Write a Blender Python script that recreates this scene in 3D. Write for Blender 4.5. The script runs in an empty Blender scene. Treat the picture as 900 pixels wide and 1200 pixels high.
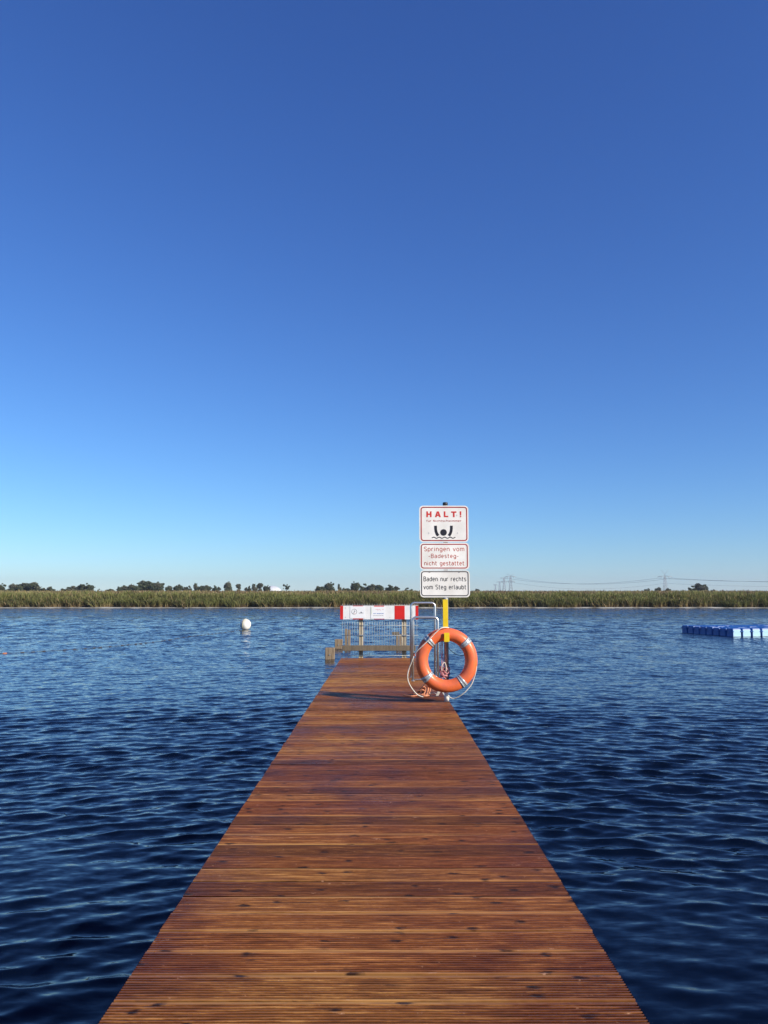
import bpy, bmesh, math, random
import numpy as np
from mathutils import Vector, Matrix, Euler

rnd = random.Random(7)
rng = np.random.default_rng(11)
scene = bpy.context.scene
COL = scene.collection
R = math.radians

# ------------------------------------------------------------------ camera
F = 930.0                      # focal length in pixels of the 900 x 1200 photograph
CAM = Vector((0, 0, 1.70))
DECK = 0.45                    # deck top above the water
EUL = Euler((R(90) + math.atan(97 / F), 0, -math.atan(1 / F)), 'XYZ')
ROT = EUL.to_matrix()
cd = bpy.data.cameras.new('camera'); cam = bpy.data.objects.new('camera', cd); COL.objects.link(cam)
cam.location = CAM; cam.rotation_euler = EUL
cd.sensor_fit = 'VERTICAL'; cd.sensor_height = 24; cd.lens = 24 * F / 1200
cd.clip_start = 0.05; cd.clip_end = 20000
scene.camera = cam

def ray(px, py): return ROT @ Vector(((px - 450) / F, (600 - py) / F, -1))
def at(px, py, Y):
    d = ray(px, py); return CAM + d * (Y / d.y)
def ground(px, py, z):
    d = ray(px, py); return CAM + d * ((z - CAM.z) / d.z)

# ------------------------------------------------------------------ materials
def new_mat(name):
    m = bpy.data.materials.new(name); m.use_nodes = True
    nt = m.node_tree; return m, nt, nt.nodes['Principled BSDF']

def rgb(c): return (c[0], c[1], c[2], 1)

def simple(name, c, rough=0.5, metal=0.0, var=0.12, scale=6.0, bump=0.0, bscale=60, spec=0.5, c2=None):
    m, nt, b = new_mat(name)
    tc = nt.nodes.new('ShaderNodeTexCoord')
    n = nt.nodes.new('ShaderNodeTexNoise'); n.inputs['Scale'].default_value = scale; n.inputs['Detail'].default_value = 6
    nt.links.new(tc.outputs['Object'], n.inputs['Vector'])
    r = nt.nodes.new('ShaderNodeValToRGB'); nt.links.new(n.outputs['Fac'], r.inputs[0])
    lo = c2 if c2 else tuple(x * (1 - var) for x in c); hi = tuple(min(1, x * (1 + var)) for x in c)
    r.color_ramp.elements[0].position = .35; r.color_ramp.elements[1].position = .65
    r.color_ramp.elements[0].color = rgb(lo); r.color_ramp.elements[1].color = rgb(hi)
    nt.links.new(r.outputs[0], b.inputs['Base Color'])
    b.inputs['Roughness'].default_value = rough; b.inputs['Metallic'].default_value = metal
    b.inputs['Specular IOR Level'].default_value = spec
    if bump:
        n2 = nt.nodes.new('ShaderNodeTexNoise'); n2.inputs['Scale'].default_value = bscale
        nt.links.new(tc.outputs['Object'], n2.inputs['Vector'])
        bp = nt.nodes.new('ShaderNodeBump'); bp.inputs['Strength'].default_value = bump; bp.inputs['Distance'].default_value = .01
        nt.links.new(n2.outputs['Fac'], bp.inputs['Height']); nt.links.new(bp.outputs[0], b.inputs['Normal'])
    return m

def attr_mat(name, attr, rough=.7, spec=.3, trans=0.0):
    m, nt, b = new_mat(name)
    a = nt.nodes.new('ShaderNodeAttribute'); a.attribute_name = attr
    nt.links.new(a.outputs['Color'], b.inputs['Base Color'])
    b.inputs['Roughness'].default_value = rough; b.inputs['Specular IOR Level'].default_value = spec
    if trans:
        t = nt.nodes.new('ShaderNodeBsdfTranslucent'); nt.links.new(a.outputs['Color'], t.inputs[0])
        mx = nt.nodes.new('ShaderNodeMixShader'); mx.inputs[0].default_value = trans
        nt.links.new(b.outputs[0], mx.inputs[1]); nt.links.new(t.outputs[0], mx.inputs[2])
        nt.links.new(mx.outputs[0], nt.nodes['Material Output'].inputs[0])
    return m

M = {}
M['steel'] = simple('stainless_steel', (.74, .72, .69), .36, .85, .08, 12)
M['galv'] = simple('galvanised_steel', (.42, .42, .40), .45, .75, .2, 30)
M['wire'] = simple('mesh_wire', (.50, .50, .46), .5, .35, .15, 20)
M['dark'] = simple('dark_plastic', (.02, .02, .022), .5)
M['white'] = simple('white_sign_sheet', (.90, .86, .79), .35, 0, .03, 5, c2=(.76, .72, .65))
M['white2'] = simple('white_board', (.80, .79, .76), .45, 0, .06, 8)
M['paper'] = simple('white_notice_sheet', (.84, .84, .83), .3, 0, .02)
M['red'] = simple('red_paint', (.62, .018, .012), .4, 0, .1)
M['redtxt'] = simple('red_print', (.62, .035, .025), .5, 0, .1)
M['redborder'] = simple('dark_red_print', (.36, .02, .02), .5, 0, .25, 9)
M['black'] = simple('black_print', (.012, .012, .018), .5)
M['greytxt'] = simple('charcoal_print', (.07, .07, .075), .5)
M['bluetxt'] = simple('blue_print', (.06, .17, .45), .5)
M['yellow'] = simple('yellow_paint', (.80, .56, .01), .4, 0, .08, 14)
M['orange'] = simple('orange_plastic', (.88, .165, .045), .30, 0, .04, 11, bump=.10, bscale=90, c2=(.70, .15, .06))
M['silver'] = simple('reflective_tape', (.36, .38, .40), .3, .35, .35, 70)
M['silver2'] = simple('bright_reflective_tape', (.50, .50, .48), .3, .1, .08)
M['rope'] = simple('white_rope', (.74, .68, .58), .8, 0, .2, 120, bump=.6, bscale=300)
M['orope'] = simple('orange_rope', (.62, .24, .12), .8, 0, .35, 90, bump=.6, bscale=300)
M['prope'] = simple('pink_rope', (.55, .24, .24), .8, 0, .35, 90)
M['drope'] = simple('dark_cord', (.05, .05, .06), .8)
M['buoy'] = simple('white_buoy_plastic', (.90, .88, .80), .35, 0, .04, 3, c2=(.70, .66, .52))
M['bluefloat'] = simple('blue_float_plastic', (.012, .105, .38), .42, 0, .25, 2.5)
M['sunglare'] = simple('pale_blue_sun_glare', (.42, .66, .80), .4, 0, .08, 3)  # sun glare on the blue float fronts, put into the colour
M['orangefloat'] = simple('orange_float', (.45, .15, .07), .5)
M['dome'] = simple('white_membrane', (.58, .59, .60), .5, 0, .04, .3)
M['domewall'] = simple('grey_green_wall', (.25, .28, .24), .7, 0, .1, .5)
M['pylon'] = simple('pylon_steel', (.34, .37, .40), .6, .2, .1, .3)
M['cable'] = simple('power_cable', (.16, .19, .24), .6, 0)

def wood_old(name, c, c2, sc=(3, 3, 30)):
    m, nt, b = new_mat(name)
    tc = nt.nodes.new('ShaderNodeTexCoord'); mp = nt.nodes.new('ShaderNodeMapping')
    mp.inputs['Scale'].default_value = (sc[2], sc[2], sc[0])
    nt.links.new(tc.outputs['Object'], mp.inputs[0])
    n = nt.nodes.new('ShaderNodeTexNoise'); n.inputs['Scale'].default_value = 1; n.inputs['Detail'].default_value = 8
    n.inputs['Roughness'].default_value = .7
    nt.links.new(mp.outputs[0], n.inputs['Vector'])
    r = nt.nodes.new('ShaderNodeValToRGB'); nt.links.new(n.outputs['Fac'], r.inputs[0])
    r.color_ramp.elements[0].position = .3; r.color_ramp.elements[1].position = .68
    r.color_ramp.elements[0].color = rgb(c2); r.color_ramp.elements[1].color = rgb(c)
    nt.links.new(r.outputs[0], b.inputs['Base Color']); b.inputs['Roughness'].default_value = .8
    bp = nt.nodes.new('ShaderNodeBump'); bp.inputs['Strength'].default_value = .5; bp.inputs['Distance'].default_value = .01
    nt.links.new(n.outputs['Fac'], bp.inputs['Height']); nt.links.new(bp.outputs[0], b.inputs['Normal'])
    return m
M['oldwood'] = wood_old('weathered_timber', (.36, .26, .16), (.11, .075, .045))
M['beam'] = wood_old('grey_brown_timber', (.20, .155, .10), (.09, .07, .045))
M['palewood'] = wood_old('pale_timber', (.62, .52, .36), (.36, .29, .19))
M['bark'] = wood_old('bark', (.10, .08, .06), (.04, .03, .025))

# deck wood: grooved boards along X
def deck_mat():
    m, nt, b = new_mat('wet_grooved_decking')
    N = nt.nodes.new; L = nt.links.new
    tc = N('ShaderNodeTexCoord'); at_ = N('ShaderNodeAttribute'); at_.attribute_name = 'board'
    sx = N('ShaderNodeSeparateColor'); L(at_.outputs['Color'], sx.inputs[0])   # r random, g ridge height, b edge
    def mp(scale, off=None):
        q = N('ShaderNodeMapping'); q.inputs['Scale'].default_value = scale; 
        add = N('ShaderNodeVectorMath'); add.operation = 'MULTIPLY_ADD'
        add.inputs[1].default_value = (1, 1, 1)
        c = N('ShaderNodeCombineXYZ'); mu = N('ShaderNodeMath'); mu.operation = 'MULTIPLY'; mu.inputs[1].default_value = 37.0
        L(sx.outputs[0], mu.inputs[0]); L(mu.outputs[0], c.inputs[0]); L(mu.outputs[0], c.inputs[2])
        L(tc.outputs['Object'], add.inputs[0]); L(c.outputs[0], add.inputs[2]); L(add.outputs[0], q.inputs[0]); return q
    def noise(vec, scale, det=5, rough=.6):
        n = N('ShaderNodeTexNoise'); n.inputs['Scale'].default_value = scale; n.inputs['Detail'].default_value = det
        n.inputs['Roughness'].default_value = rough; L(vec, n.inputs['Vector']); return n
    def ramp(v, p0, c0, p1, c1, extra=None):
        r = N('ShaderNodeValToRGB'); L(v, r.inputs[0])
        r.color_ramp.elements[0].position = p0; r.color_ramp.elements[1].position = p1
        r.color_ramp.elements[0].color = rgb(c0); r.color_ramp.elements[1].color = rgb(c1)
        if extra:
            for p, c in extra: e = r.color_ramp.elements.new(p); e.color = rgb(c)
        return r
    def mix(fac, a, c, mode='MIX'):
        x = N('ShaderNodeMix'); x.data_type = 'RGBA'; x.blend_type = mode
        if isinstance(fac, float): x.inputs[0].default_value = fac
        else: L(fac, x.inputs[0])
        for i, v in ((6, a), (7, c)):
            if isinstance(v, tuple): x.inputs[i].default_value = rgb(v)
            else: L(v, x.inputs[i])
        return x.outputs[2]
    def math_(op, a, c):
        x = N('ShaderNodeMath'); x.operation = op
        for i, v in ((0, a), (1, c)):
            if isinstance(v, (int, float)): x.inputs[i].default_value = v
            else: L(v, x.inputs[i])
        return x.outputs[0]
    grain = noise(mp((4.0, 62, 1)).outputs[0], 1, 9, .74)
    fine = noise(mp((26, 240, 1)).outputs[0], 1, 5, .7)
    base = ramp(grain.outputs['Fac'], .29, DK, .74, LT, [(.5, MD)])
    # board to board tone
    tone = ramp(sx.outputs[0], 0, (.55, .50, .50), 1, (1.2, 1.32, 1.3), [(.3, (.85, .72, .68)), (.65, (1.08, 1.0, .95))])
    col = mix(1.0, base.outputs[0], tone.outputs[0], 'MULTIPLY')
    # streaks of fine grain
    fr = ramp(fine.outputs['Fac'], .3, (.78, .76, .74), .7, (1.15, 1.15, 1.12))
    col = mix(.8, col, fr.outputs[0], 'MULTIPLY')
    # ridge tops worn paler, grooves coloured darker
    rg = ramp(sx.outputs[1], .10, (.10, .085, .07), .85, (1.65, 1.65, 1.5))
    col = mix(.9, col, rg.outputs[0], 'MULTIPLY')
    # worn paler rims on some boards
    nz = noise(mp((1.1, 7, 1)).outputs[0], 1.3, 5, .7)
    bsel = ramp(sx.outputs[0], .42, (0, 0, 0), .5, (1, 1, 1))
    rim = math_('MULTIPLY', math_('MULTIPLY', sx.outputs[2], bsel.outputs[0]), ramp(nz.outputs['Fac'], .34, (0, 0, 0), .52, (1, 1, 1)).outputs[0])
    col = mix(math_('MULTIPLY', rim, .62), col, (.54, .29, .09))
    # large wet stains
    big = N('ShaderNodeTexNoise'); big.inputs['Scale'].default_value = .9; big.inputs['Detail'].default_value = 6; big.inputs['Roughness'].default_value = .62
    L(tc.outputs['Object'], big.inputs['Vector'])
    wet = ramp(big.outputs['Fac'], .40, (1, 1, 1), .54, (0, 0, 0))
    col = mix(math_('MULTIPLY', wet.outputs[0], .8), col, mix(1.0, col, (.50, .36, .36), 'MULTIPLY'))
    # knots
    kv = N('ShaderNodeTexVoronoi'); kv.voronoi_dimensions = '2D'; kv.inputs['Scale'].default_value = 1.0; kv.inputs['Randomness'].default_value = 1
    kd = noise(mp((14, 40, 1)).outputs[0], 1, 3)
    ka = N('ShaderNodeVectorMath'); ka.operation = 'MULTIPLY_ADD'; ka.inputs[1].default_value = (.42, .42, 0)
    L(kd.outputs['Color'], ka.inputs[0]); L(mp((5.0, 9, 1)).outputs[0], ka.inputs[2]); L(ka.outputs[0], kv.inputs['Vector'])
    kn = ramp(kv.outputs['Distance'], .05, (1, 1, 1), .16, (0, 0, 0))
    kc = N('ShaderNodeSeparateColor'); L(kv.outputs['Color'], kc.inputs[0])
    ksel = ramp(kc.outputs[0], .50, (0, 0, 0), .54, (1, 1, 1))
    kf = math_('MULTIPLY', kn.outputs[0], ksel.outputs[0])
    col = mix(math_('MULTIPLY', kf, .95), col, (.022, .009, .007))
    # splintered pale spots
    sp = noise(mp((9, 34, 1)).outputs[0], 1, 5, .75)
    sf = ramp(sp.outputs['Fac'], .64, (0, 0, 0), .70, (1, 1, 1))
    col = mix(math_('MULTIPLY', sf.outputs[0], .75), col, (.50, .30, .18))
    dkn = noise(mp((3.2, 22, 1)).outputs[0], 1.7, 6, .72)
    df = ramp(dkn.outputs['Fac'], .62, (0, 0, 0), .70, (1, 1, 1))
    col = mix(math_('MULTIPLY', df.outputs[0], .7), col, (.045, .016, .010))
    red = N('ShaderNodeTexNoise'); red.inputs['Scale'].default_value = .32; red.inputs['Detail'].default_value = 3
    L(tc.outputs['Object'], red.inputs['Vector'])
    rf = ramp(red.outputs['Fac'], .42, (1.06, 1.08, 1.0), .60, (.84, .68, .70))
    col = mix(.9, col, rf.outputs[0], 'MULTIPLY')
    L(col, b.inputs['Base Color'])
    ro = N('ShaderNodeMapRange'); L(big.outputs['Fac'], ro.inputs[0])
    ro.inputs[1].default_value = .38; ro.inputs[2].default_value = .62; ro.inputs[3].default_value = .26; ro.inputs[4].default_value = .60
    L(ro.outputs[0], b.inputs['Roughness']); b.inputs['Specular IOR Level'].default_value = .22
    h = math_('ADD', math_('MULTIPLY', grain.outputs['Fac'], 1.0), math_('MULTIPLY', fine.outputs['Fac'], .6))
    h = math_('SUBTRACT', h, math_('MULTIPLY', kf, .8))
    bp = N('ShaderNodeBump'); bp.inputs['Strength'].default_value = .55; bp.inputs['Distance'].default_value = .004
    L(h, bp.inputs['Height']); L(bp.outputs[0], b.inputs['Normal'])
    return m
DK, MD, LT = (.034, .011, .004), (.158, .056, .0145), (.44, .215, .073)
M['deck'] = deck_mat()

# ------------------------------------------------------------------ helpers
def tag(o, label=None, cat=None, group=None, kind=None):
    if label: o['label'] = label
    if cat: o['category'] = cat
    if group: o['group'] = group
    if kind: o['kind'] = kind
    return o
def empty(name, loc=(0, 0, 0), rz=0):
    o = bpy.data.objects.new(name, None); COL.objects.link(o); o.location = loc; o.rotation_euler.z = rz
    o.empty_display_size = .1; return o
def link(name, me, mats, parent=None, smooth=False, world=True, keep=False):
    """mesh is given in world coordinates; when parented it is moved into the parent's space"""
    if not isinstance(mats, (list, tuple)): mats = [mats]
    for m in mats: me.materials.append(m)
    o = bpy.data.objects.new(name, me); COL.objects.link(o)
    if parent is not None:
        o.parent = parent
        if world:
            mw = Matrix.Identity(4); p = parent
            while p is not None:
                mw = Matrix.Translation(p.location) @ p.rotation_euler.to_matrix().to_4x4() @ mw; p = p.parent
            me.transform(mw.inverted())
    if smooth or not keep:
        me.polygons.foreach_set('use_smooth', [bool(smooth)] * len(me.polygons))
    return o
def build(name, bm, mats, parent=None, smooth=False, world=True):
    bmesh.ops.recalc_face_normals(bm, faces=bm.faces[:])
    me = bpy.data.meshes.new(name); bm.to_mesh(me); bm.free()
    return link(name, me, mats, parent, smooth, world, True)
def box(bm, c, s, bev=0.0, rot=None, mi=0):
    r = bmesh.ops.create_cube(bm, size=1.0)
    vs = r['verts']
    mt = Matrix.Translation(c) @ (rot.to_4x4() if rot else Matrix.Identity(4)) @ Matrix.Diagonal((s[0], s[1], s[2], 1))
    bmesh.ops.transform(bm, matrix=mt, verts=vs)
    fs = set(f for v in vs for f in v.link_faces)
    for f in fs: f.material_index = mi
    if bev:
        es = list(set(e for v in vs for e in v.link_edges))
        g = bmesh.ops.bevel(bm, geom=es, offset=bev, segments=2, profile=.5, affect='EDGES')
        for f in g['faces']: f.material_index = mi
def box2(bm, a, b, bev=0.0, mi=0):
    a, b = Vector(a), Vector(b)
    box(bm, (a + b) / 2, [abs(x) for x in (b - a)], bev, None, mi)
def tube(bm, pts, r, seg=8, closed=False, cap=True, mi=0, smoothed=True):
    pts = [Vector(p) for p in pts]; n = len(pts)
    rs = r if isinstance(r, (list, tuple)) else [r] * n
    t0 = (pts[1] - pts[0]).normalized()
    up = Vector((0, 0, 1)) if abs(t0.z) < .9 else Vector((1, 0, 0))
    nrm = (up - t0 * up.dot(t0)).normalized(); rings = []
    for i, p in enumerate(pts):
        if closed: t = (pts[(i + 1) % n] - pts[i - 1]).normalized()
        else: t = (pts[min(i + 1, n - 1)] - pts[max(i - 1, 0)]).normalized()
        nrm = (nrm - t * nrm.dot(t)).normalized(); bi = t.cross(nrm)
        rings.append([bm.verts.new(p + (nrm * math.cos(a) + bi * math.sin(a)) * rs[i]) for a in [2 * math.pi * k / seg for k in range(seg)]])
    m = n if closed else n - 1
    for i in range(m):
        A, B = rings[i], rings[(i + 1) % n]
        for k in range(seg):
            f = bm.faces.new((A[k], A[(k + 1) % seg], B[(k + 1) % seg], B[k])); f.smooth = smoothed; f.material_index = mi
    if cap and not closed:
        for rr in (rings[0][::-1], rings[-1]):
            f = bm.faces.new(rr); f.material_index = mi
def spline(ps, n=10):
    """Catmull-Rom through points"""
    ps = [Vector(p) for p in ps]; q = [ps[0]] + ps + [ps[-1]]; out = []
    for i in range(1, len(q) - 2):
        for k in range(n):
            t = k / n; a, b, c, d = q[i - 1], q[i], q[i + 1], q[i + 2]
            out.append(.5 * ((2 * b) + (c - a) * t + (2 * a - 5 * b + 4 * c - d) * t * t + (3 * b - a - 3 * c + d) * t ** 3))
    out.append(ps[-1]); return out
def rrect(x0, x1, z0, z1, r, n=5):
    out = []
    for cx, cz, a0 in ((x1 - r, z1 - r, 0), (x0 + r, z1 - r, 90), (x0 + r, z0 + r, 180), (x1 - r, z0 + r, 270)):
        for k in range(n + 1):
            a = R(a0 + 90 * k / n); out.append((cx + r * math.cos(a), cz + r * math.sin(a)))
    return out
def prism(bm, loop, y0, y1, mi=0):
    A = [bm.verts.new((x, y0, z)) for x, z in loop]; B = [bm.verts.new((x, y1, z)) for x, z in loop]
    fs = [bm.faces.new(A), bm.faces.new(B[::-1])]
    n = len(loop)
    for i in range(n): fs.append(bm.faces.new((A[i], B[i], B[(i + 1) % n], A[(i + 1) % n])))
    for f in fs: f.material_index = mi
def frame(bm, lo, li, y0, y1, mi=0):
    n = len(lo)
    v = [[bm.verts.new((x, y, z)) for x, z in l] for y in (y0, y1) for l in (lo, li)]
    O0, I0, O1, I1 = v
    for i in range(n):
        j = (i + 1) % n
        for q in ((O0[i], O0[j], I0[j], I0[i]), (O1[j], O1[i], I1[i], I1[j]), (O0[j], O0[i], O1[i], O1[j]), (I0[i], I0[j], I1[j], I1[i])):
            bm.faces.new(q).material_index = mi
def np_mesh(name, verts, faces_flat, nper):
    """verts (n,3); faces_flat array of indices, all faces nper-gons"""
    me = bpy.data.meshes.new(name)
    nf = len(faces_flat) // nper
    me.vertices.add(len(verts)); me.loops.add(len(faces_flat)); me.polygons.add(nf)
    me.vertices.foreach_set('co', np.asarray(verts, np.float32).ravel())
    me.loops.foreach_set('vertex_index', np.asarray(faces_flat, np.int32))
    me.polygons.foreach_set('loop_start', np.arange(0, nf * nper, nper, dtype=np.int32))
    me.polygons.foreach_set('loop_total', np.full(nf, nper, np.int32))
    me.update(calc_edges=True); return me
def add_color(me, name, cols):
    a = me.color_attributes.new(name=name, type='FLOAT_COLOR', domain='POINT')
    c = np.ones((len(cols), 4), np.float32); c[:, :3] = cols
    a.data.foreach_set('color', c.ravel())
def wobble(x, y, seed, lam, n=6):
    """smooth pseudo noise -1..1"""
    g = np.random.default_rng(seed); s = np.zeros_like(np.asarray(x, float) + np.asarray(y, float))
    for i in range(n):
        l = lam * (0.5 + g.random() * 1.2); a = g.random() * 6.283
        s = s + np.sin((x * math.cos(a) + y * math.sin(a)) * 6.283 / l + g.random() * 6.283)
    return s / math.sqrt(n / 2) / 1.7

# ------------------------------------------------------------------ light
SUN_AZ, SUN_EL = 123.0, 27.0     # azimuth clockwise from +Y (the view direction)
w = bpy.data.worlds.new('World'); scene.world = w; w.use_nodes = True
nt = w.node_tree; bg = nt.nodes['Background']
sky = nt.nodes.new('ShaderNodeTexSky'); sky.sky_type = 'NISHITA'; sky.sun_disc = False
sky.sun_elevation = R(SUN_EL); sky.sun_rotation = R(SUN_AZ)
EXPO = 0.35
sky.altitude = 0; sky.air_density = 1.0; sky.dust_density = 0.0; sky.ozone_density = 7.0
spc = nt.nodes.new('ShaderNodeSeparateColor'); cmb = nt.nodes.new('ShaderNodeCombineColor')
nt.links.new(sky.outputs[0], spc.inputs[0])
for ch, (gpow, gain) in enumerate(((1.16, math.exp(.19)), (1.14, math.exp(.315)), (.94, math.exp(.36)))):   # film response of the camera
    a1 = nt.nodes.new('ShaderNodeMath'); a1.operation = 'MULTIPLY'; a1.inputs[1].default_value = .1
    a2 = nt.nodes.new('ShaderNodeMath'); a2.operation = 'POWER'; a2.inputs[1].default_value = gpow
    a3 = nt.nodes.new('ShaderNodeMath'); a3.operation = 'MULTIPLY'; a3.inputs[1].default_value = gain * 10 / 2 ** EXPO
    nt.links.new(spc.outputs[ch], a1.inputs[0]); nt.links.new(a1.outputs[0], a2.inputs[0]); nt.links.new(a2.outputs[0], a3.inputs[0]); nt.links.new(a3.outputs[0], cmb.inputs[ch])
nt.links.new(cmb.outputs[0], bg.inputs[0])
bg.inputs[1].default_value = 0.10
sl = bpy.data.lights.new('sun', 'SUN'); sl.energy = 5.0; sl.angle = R(.5); sl.color = (1.0, .92, .79)
so = bpy.data.objects.new('sun', sl); COL.objects.link(so)
az, el = R(SUN_AZ), R(SUN_EL)
sd = Vector((math.sin(az) * math.cos(el), math.cos(az) * math.cos(el), math.sin(el)))
so.rotation_euler = (-sd).to_track_quat('-Z', 'Y').to_euler(); so.location = sd * 50
scene.view_settings.view_transform = 'Standard'; scene.view_settings.look = 'None'
scene.view_settings.exposure = EXPO; scene.view_settings.gamma = 1

# ------------------------------------------------------------------ water
def make_water():
    rows = [-200, -60, -20, -8, -4, -2, -1, 0, .6, 1.1, 1.5]
    y = 1.8
    while y < 110:
        rows.append(y); y += max(min(.10, max(.013, y * y / 2400)), y * y / 22000)
    rows += [112, 130]
    Y = np.array(rows)
    t = np.linspace(-1, 1, 900)
    half = np.maximum(np.abs(Y), 2.0) * .68 + 2.2
    X = half[:, None] * t[None, :]
    ext = np.array([1.3, 2, 4, 9, 25])
    outer = half[:, None] + np.maximum(250 - half, 20)[:, None] * (ext / 25)[None, :] ** 1.5
    X = np.concatenate([-outer[:, ::-1], X, outer], 1)
    YY = np.repeat(Y[:, None], X.shape[1], 1)
    dy = np.gradient(Y)[:, None] * np.ones_like(X); dx = np.abs(np.gradient(X, axis=1))
    Z = np.zeros_like(X); DX = np.zeros_like(X); DY = np.zeros_like(X)
    g = np.random.default_rng(5)
    gust = 1.0 + .22 * wobble(X * .6, YY, 31, 9) + .25 * wobble(X * .6, YY, 32, 2.2)
    gust = np.clip(gust, .25, 2)
    NW = 84
    for i in range(NW):
        lam = math.exp(math.log(.07) + (math.log(1.1) - math.log(.07)) * (i + g.random()) / NW)
        ang = R(94) + g.normal() * R(24)
        # slightly curved crests: swings with x, as in the photo (rise to the right on the left, fall on the right)
        slope = .034 * math.exp(-(math.log(lam / .21) / .85) ** 2) + .003
        k = 2 * math.pi / lam; a = slope / k; kx, ky = math.cos(ang) * k, math.sin(ang) * k
        ph = kx * X + ky * (YY + .30 * np.sqrt(X * X + 9.0)) + g.random() * 6.283 + .9 * wobble(X, YY, 100 + i, lam * 7 + 1, 3)
        fade = np.clip((lam / np.maximum(dy * 1.0, dx * .7 * abs(math.cos(ang)) + .0) - 2.4) / 2.0, 0, 1)
        s = np.sin(ph); c = np.cos(ph)
        A = a * fade * gust
        Z += A * s
        DX += A * 1.2 * c * math.cos(ang); DY += A * 1.2 * c * math.sin(ang)
    edge = np.clip((half[:, None] * 1.02 - np.abs(X)) / (half[:, None] * .06), 0, 1)
    Z *= edge; DX *= edge; DY *= edge
    V = np.stack([X + DX, YY + DY, Z], -1).reshape(-1, 3)
    nr, nc = X.shape
    idx = np.arange(nr * nc).reshape(nr, nc)
    Fc = np.stack([idx[:-1, :-1], idx[:-1, 1:], idx[1:, 1:], idx[1:, :-1]], -1).reshape(-1)
    me = np_mesh('lake_water', V, Fc, 4)
    m, nt, b = new_mat('lake_water')
    N = nt.nodes.new; L = nt.links.new
    geo = N('ShaderNodeNewGeometry'); sp = N('ShaderNodeSeparateXYZ'); L(geo.outputs['Position'], sp.inputs[0])
    def mr(v, a, bb, c, d):
        x = N('ShaderNodeMapRange'); L(v, x.inputs[0]); x.inputs[1].default_value = a; x.inputs[2].default_value = bb
        x.inputs[3].default_value = c; x.inputs[4].default_value = d; return x.outputs[0]
    def slope(scale, vs, detail):
        mp = N('ShaderNodeMapping'); mp.inputs['Scale'].default_value = vs; L(geo.outputs['Position'], mp.inputs[0])
        n = N('ShaderNodeTexNoise'); n.inputs['Scale'].default_value = scale; n.inputs['Detail'].default_value = detail; n.inputs['Roughness'].default_value = .55
        L(mp.outputs[0], n.inputs['Vector'])
        s = N('ShaderNodeVectorMath'); s.operation = 'SUBTRACT'; L(n.outputs['Color'], s.inputs[0]); s.inputs[1].default_value = (.5, .5, .5)
        q = N('ShaderNodeVectorMath'); q.operation = 'MULTIPLY'; L(s.outputs[0], q.inputs[0]); q.inputs[1].default_value = (.55, 1.0, 0)
        return q.outputs[0]
    def scl(v, f):
        x = N('ShaderNodeVectorMath'); x.operation = 'SCALE'; L(v, x.inputs[0])
        if isinstance(f, float): x.inputs['Scale'].default_value = f
        else: L(f, x.inputs['Scale'])
        return x.outputs[0]
    def add(a, c):
        x = N('ShaderNodeVectorMath'); x.operation = 'ADD'; L(a, x.inputs[0]); L(c, x.inputs[1]); return x.outputs[0]
    ripple = scl(slope(1.0, (9, 22, 1), 2.0), mr(sp.outputs[1], 3, 30, .32, .75))
    mid = scl(slope(1.0, (1.3, 3.2, 1), 3.0), mr(sp.outputs[1], 15, 60, 0.10, .85))
    big = scl(slope(1.0, (.16, .62, 1), 3.0), mr(sp.outputs[1], 20, 60, 0.0, .25))
    chop = scl(slope(1.0, (1.7, .75, 1), 4.0), mr(sp.outputs[1], 14, 45, 0.0, .85))
    bias = N('ShaderNodeCombineXYZ'); L(mr(sp.outputs[1], 6, 45, -.01, -.05), bias.inputs[1])   # lee sides of wind waves are steeper
    nn = add(add(add(add(add(geo.outputs['Normal'], ripple), mid), big), chop), bias.outputs[0])
    nm = N('ShaderNodeVectorMath'); nm.operation = 'NORMALIZE'; L(nn, nm.inputs[0]); L(nm.outputs[0], b.inputs['Normal'])
    b.inputs['Base Color'].default_value = (.001, .003, .010, 1); b.inputs['Roughness'].default_value = .06
    b.inputs['IOR'].default_value = 1.333; b.inputs['Specular IOR Level'].default_value = .42
    o = link('lake_water', me, m, smooth=True); tag(o, kind='structure')
make_water()

# ------------------------------------------------------------------ land
def ground_h(y):
    pts = [(-4000, 2.0), (-60, 1.4), (-42, .2), (-38, -1.2), (100, -1.2), (103.2, -.25), (104.2, .05), (109, .35), (121, 1.45), (128, 1.6), (160, 1.1), (1200, 1.0), (9000, .5)]
    xs, zs = zip(*pts); return np.interp(y, xs, zs)
def make_ground():
    ys = np.array([-1100, -800, -200, -60, -50, -42, -38, 0, 60, 100, 102, 103.2, 104.2, 106, 109, 112, 115, 118, 121, 124, 128, 140, 160, 220, 320, 500, 800, 1200, 2500, 3500.])
    xs = np.concatenate([[-3300, -1500, -600, -300, -200], np.linspace(-120, 120, 61), [200, 300, 600, 1500, 3300]])
    X, Y = np.meshgrid(xs, ys); Z = ground_h(Y) + .05 * wobble(X, Y, 3, 25) * (np.abs(Y - 115) < 20)
    V = np.stack([X, Y, Z], -1).reshape(-1, 3); nr, nc = X.shape
    idx = np.arange(nr * nc).reshape(nr, nc)
    Fc = np.stack([idx[:-1, :-1], idx[:-1, 1:], idx[1:, 1:], idx[1:, :-1]], -1).reshape(-1)
    o = link('ground', np_mesh('ground', V, Fc, 4), simple('meadow_soil', (.10, .105, .035), .95, 0, .3, .4, c2=(.06, .05, .025)), smooth=True)
    tag(o, kind='structure')
make_ground()
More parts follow.
